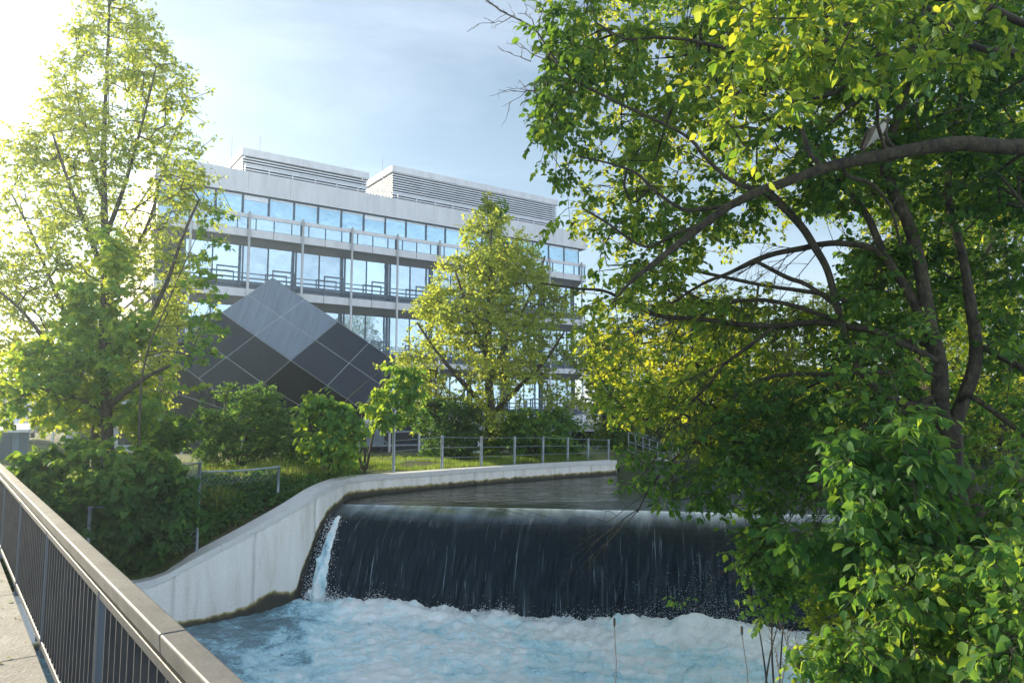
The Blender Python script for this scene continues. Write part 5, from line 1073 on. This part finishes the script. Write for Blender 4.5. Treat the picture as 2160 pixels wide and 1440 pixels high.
# zones: 0 dark back, 1 white belly, .5 olive
side_ = kk if np.cross([0, 1, 0], unit(sp_[30, :3] - sp_[20, :3]))[2] < 0 else -kk
zone = np.where((side_ > -.45) & (ii < .56) & (ii > .12), 1.0, 0.0); zone = np.where((ii > .72) & (side_ > .35) & (ii < .80), .9, zone); zone = np.where((ii > .62) & (ii < .7) & (side_ < -.3), .5, zone)
bm_ = bpy.data.materials.new('bird_plumage'); bm_.use_nodes = True; t = bm_.node_tree; a = N(t, 'ShaderNodeAttribute', attribute_name='zone')
L(t, ramp(t, a.outputs['Fac'], [(.2, (.05, .045, .035)), (.4, (.22, .22, .05)), (.6, (.3, .3, .1)), (.75, (.34, .33, .29))]), t.nodes['Principled BSDF'].inputs['Base Color']); t.nodes['Principled BSDF'].inputs['Roughness'].default_value = .8
np_mesh('body', V_, grid_faces(len(sp_), n_, True), bm_, bird, {'zone': zone}, smooth=True)
wm_ = mat('brown_wing', (.14, .12, .08), .8, col2=(.06, .05, .04), scale=60, stretch=(1, 1, 1))
for s_ in (-1, 1):
    m_ = MB(); q_ = [pl_(1845, 264), pl_(1833, 272), pl_(1824, 288), pl_(1816, 312), pl_(1820, 318), pl_(1829, 300), pl_(1837, 283)]; offy = np.array([0, s_ * .048, 0])
    o1 = [v_ + offy * (1 - .7 * i_) for v_, i_ in zip(q_, (0, 0, .1, .75, .7, .1, 0))]; o2 = [v_ * .98 + np.array([0, s_ * .008, 0]) for v_ in o1]
    m_.quad(o1); m_.quad(o2[::-1])
    for i in range(7): m_.quad([o1[i], o1[(i + 1) % 7], o2[(i + 1) % 7], o2[i]])
    m_.build('wing', wm_, bird)
for x_ in (1838, 1847): m_ = MB(); m_.tube([tuple(pl_(x_, 296)), tuple(pl_(x_ - 1, 312)), tuple(pl_(x_ + 2, 322))], .003, 5); m_.tube([tuple(pl_(x_ + 2, 321)), tuple(pl_(x_ + 9, 319))], .003, 5); m_.build('leg', M['void'], bird)
m_ = MB(); e_ = pl_(1872, 250) + np.array([0, -.0195, 0]); m_.tube([tuple(e_), tuple(e_ + np.array([0, -.003, 0]))], .004, 8); m_.build('eye', M['glass_dark'], bird)
# --- near vine thicket in the lower right corner
def thicket(name, label, polys, base, leaf, size, kind='heart', droop=.85, r=.2, colb=.35, amp=.25, cat='shrub', tw=(3, 6), nst=7, thr=.0, twr=.0025, step=.15, seedc=3, shade=0.):
    o_ = plant(name, label, cat); sk = Skel(); C = np.vstack([region(p_, n_, a_, b_, (), thr, seed=seedc) for p_, n_, a_, b_ in polys])
    ctr_ = C.mean(0)
    for j in range(nst):
        tgt = C[rng.integers(len(C))]; b_ = np.array(base) + np.array([rng.normal(0, .15), rng.normal(0, .15), 0]); mid = (b_ + tgt) / 2 + np.array([0, 0, .25]); sk.stem(np.array([np.array(base, float) if j == 0 else b_, mid, tgt]), [.014, .009, .004], join=j > 0)
    foliate(o_, sk, C, tw[0], tw[1], r, size, kind, M[leaf], M['bark2'], droop=droop, col=np.clip(colb + .5 * (fbm(C * 1.6, 3, seedc) - .42), 0, 1), colamp=amp, step=step, tip=.002, maxr=.012, twr=twr)
    settle(o_, tuple(base)); return o_
thicket('vine_thicket', 'near thicket of hanging heart shaped leaves filling the lower right corner', [([(1880, 1170), (1950, 1130), (2030, 1150), (2095, 1010), (2170, 930), (2170, 1450), (1720, 1450), (1760, 1360), (1840, 1300), (1800, 1230)], 400, 4.2, 5.8), ([(1850, 1130), (2170, 1060), (2170, 1450), (1850, 1450)], 240, 4.9, 6.2), ([(2100, 1120), (2170, 1040), (2170, 1450), (2060, 1450)], 70, 3.6, 4.4), ([(1660, 1400), (1780, 1330), (1820, 1450), (1680, 1450)], 22, 4.2, 5.0)], (4.0, 4.9, rbank_z(4.0, 4.9) - .1), 'leaf_vine', .070, 'oval', 1.0, colb=.60, thr=.40, amp=.36)
thicket('hanging_vine', 'glossy oval leaved vine hanging from the leaning tree above the thicket', [([(1760, 930), (1960, 880), (2000, 1000), (1990, 1120), (1900, 1180), (1820, 1160), (1780, 1060)], 150, 4.6, 5.6), ([(1600, 1110), (1780, 1130), (1960, 1130), (1960, 1260), (1800, 1280), (1700, 1200)], 60, 5.2, 6.2)], (4.6, 6.6, rbank_z(4.6, 6.6)), 'leaf_vine', .088, 'oval', colb=.46, seedc=5)
thicket('bank_shrub', 'fine leaved shrub at the water edge left of the vine thicket', [([(1700, 1190), (1880, 1180), (1900, 1440), (1760, 1440), (1700, 1330)], 170, 6.0, 7.8)], (4.6, 6.9, rbank_z(4.6, 6.9)), 'leaf_back', .05, 'rhomb', r=.16, colb=.25, seedc=6, tw=(4, 7), droop=.2)
thicket('bank_shrub', 'dark leafy mound between the leaning tree and the weir', [([(1690, 1120), (1800, 1090), (1870, 1110), (1880, 1200), (1720, 1220), (1680, 1180)], 190, 8.6, 10.2)], (6.9, 9.6, rbank_z(6.9, 9.6)), 'leaf_dark', .06, 'oval', r=.18, colb=.3, seedc=8)
thicket('water_sapling', 'thin sapling with pale stems standing in front of the dark falling water', [([(1560, 1130), (1640, 1120), (1680, 1250), (1650, 1330), (1590, 1300), (1570, 1220)], 46, 7.2, 7.9), ([(1420, 1260), (1440, 1260), (1440, 1290)], 1, 7.4, 7.5)], tuple(at(1640, 1420, 7.5) * np.array([1, 1, 0]) + np.array([0, 0, ZL - .1])), 'leaf_maple', .06, 'oval', r=.16, colb=.3, nst=4, seedc=9)
# bare reeds and dead weeds in front of the foam
for lab, tip_, bot, D in (('slender brown bulrush standing in the foam, nearest the middle of the weir', (1296, 1320), (1298, 1470), 5.2), ('slender brown bulrush beside the bare branching weeds', (1565, 1338), (1580, 1480), 5.0)):
    a_ = at(bot[0], bot[1], D); o_ = empty('bulrush', (a_[0], a_[1], ZL), 0, label=lab, cat='reed'); A_ = np.array(o_.location); t_ = at(tip_[0], tip_[1], D)
    m_ = MB(); mid = (a_ + t_) / 2 + np.array([.01, 0, 0]); m_.tube([(0, 0, 0), tuple(a_ - A_), tuple(mid - A_), tuple(t_ - A_)], .003, 5); m_.build('stem', M['deadtwig'], o_)
    m_ = MB(); h_ = t_ - A_; m_.tube([tuple(h_ - np.array([0, 0, .005])), tuple(h_ + np.array([0, 0, .012])), tuple(h_ + np.array([0, 0, .05])), tuple(h_ + np.array([0, 0, .06]))], [.004, .009, .009, .003], 8); m_.build('seed_head', M['bark2'], o_)
dw = plant('dead_weed', 'bare branching dead weed in front of the foam', 'weed'); m_ = MB(); b6 = at(1650, 1470, 4.6); b6[2] = -3.3
for (x0, y0, x1, y1) in ((1646, 1440, 1622, 1320), (1648, 1445, 1662, 1330), (1690, 1450, 1640, 1300), (1700, 1450, 1676, 1340)):
    q_ = [b6, at(x0, y0, 4.6), at((x0 + x1) / 2 + 4, (y0 + y1) / 2, 4.6), at(x1, y1, 4.65)]; m_.tube([tuple(v_ - b6) for v_ in q_], [.005, .004, .003, .0015], 5, cap=False)
    for k in range(9):
        f_ = .3 + k * .075; c_ = q_[1] + (q_[3] - q_[1]) * f_; e_ = c_ + unit(rng.normal(0, 1, 3) * np.array([1, .5, .3]) + np.array([0, 0, .9])) * rng.uniform(.04, .12); m_.tube([tuple(c_ - b6), tuple(e_ - b6)], [.002, .0008], 4, cap=False)
o = m_.build('stems', M['deadtwig'], dw); dw.location = tuple(b6)
# fallen leaves and grit on the footbridge
k = 60; tt_ = rng.uniform(2, 11, k); of = np.where(rng.random(k) < .7, rng.uniform(.25, .5, k), rng.uniform(-1.2, .5, k)); P = np.array([bp(a_, b_, DZ + .006) for a_, b_ in zip(tt_, of)])
hd = rng.normal(0, 1, P.shape); hd[:, 2] = .05
o = leaves('fallen_leaves', P, hd, rng.normal(0, .15, P.shape) + np.array([0, 0, 1]), rng.uniform(.012, .035, k), 'oval', M['grass'], None, rng.random(k)); tag(o, 'dry leaves and grit along the foot of the railing', kind='stuff')

# thin haze added for a glow near the sun, in place of lens glare
hz = bpy.data.materials.new('haze'); hz.use_nodes = True; t = hz.node_tree; t.nodes.clear()
pvn = N(t, 'ShaderNodeVolumePrincipled', i_Density=.0009, i_Anisotropy=.6); pvn.inputs['Color'].default_value = (.68, .86, 1, 1); om = N(t, 'ShaderNodeOutputMaterial'); L(t, pvn.outputs[0], om.inputs['Volume'])
m_ = MB(); m_.box((-340, -60, -12), (340, 300, 40)); tag(m_.build('haze', hz), 'thin haze added for a soft glow toward the sun', kind='stuff')
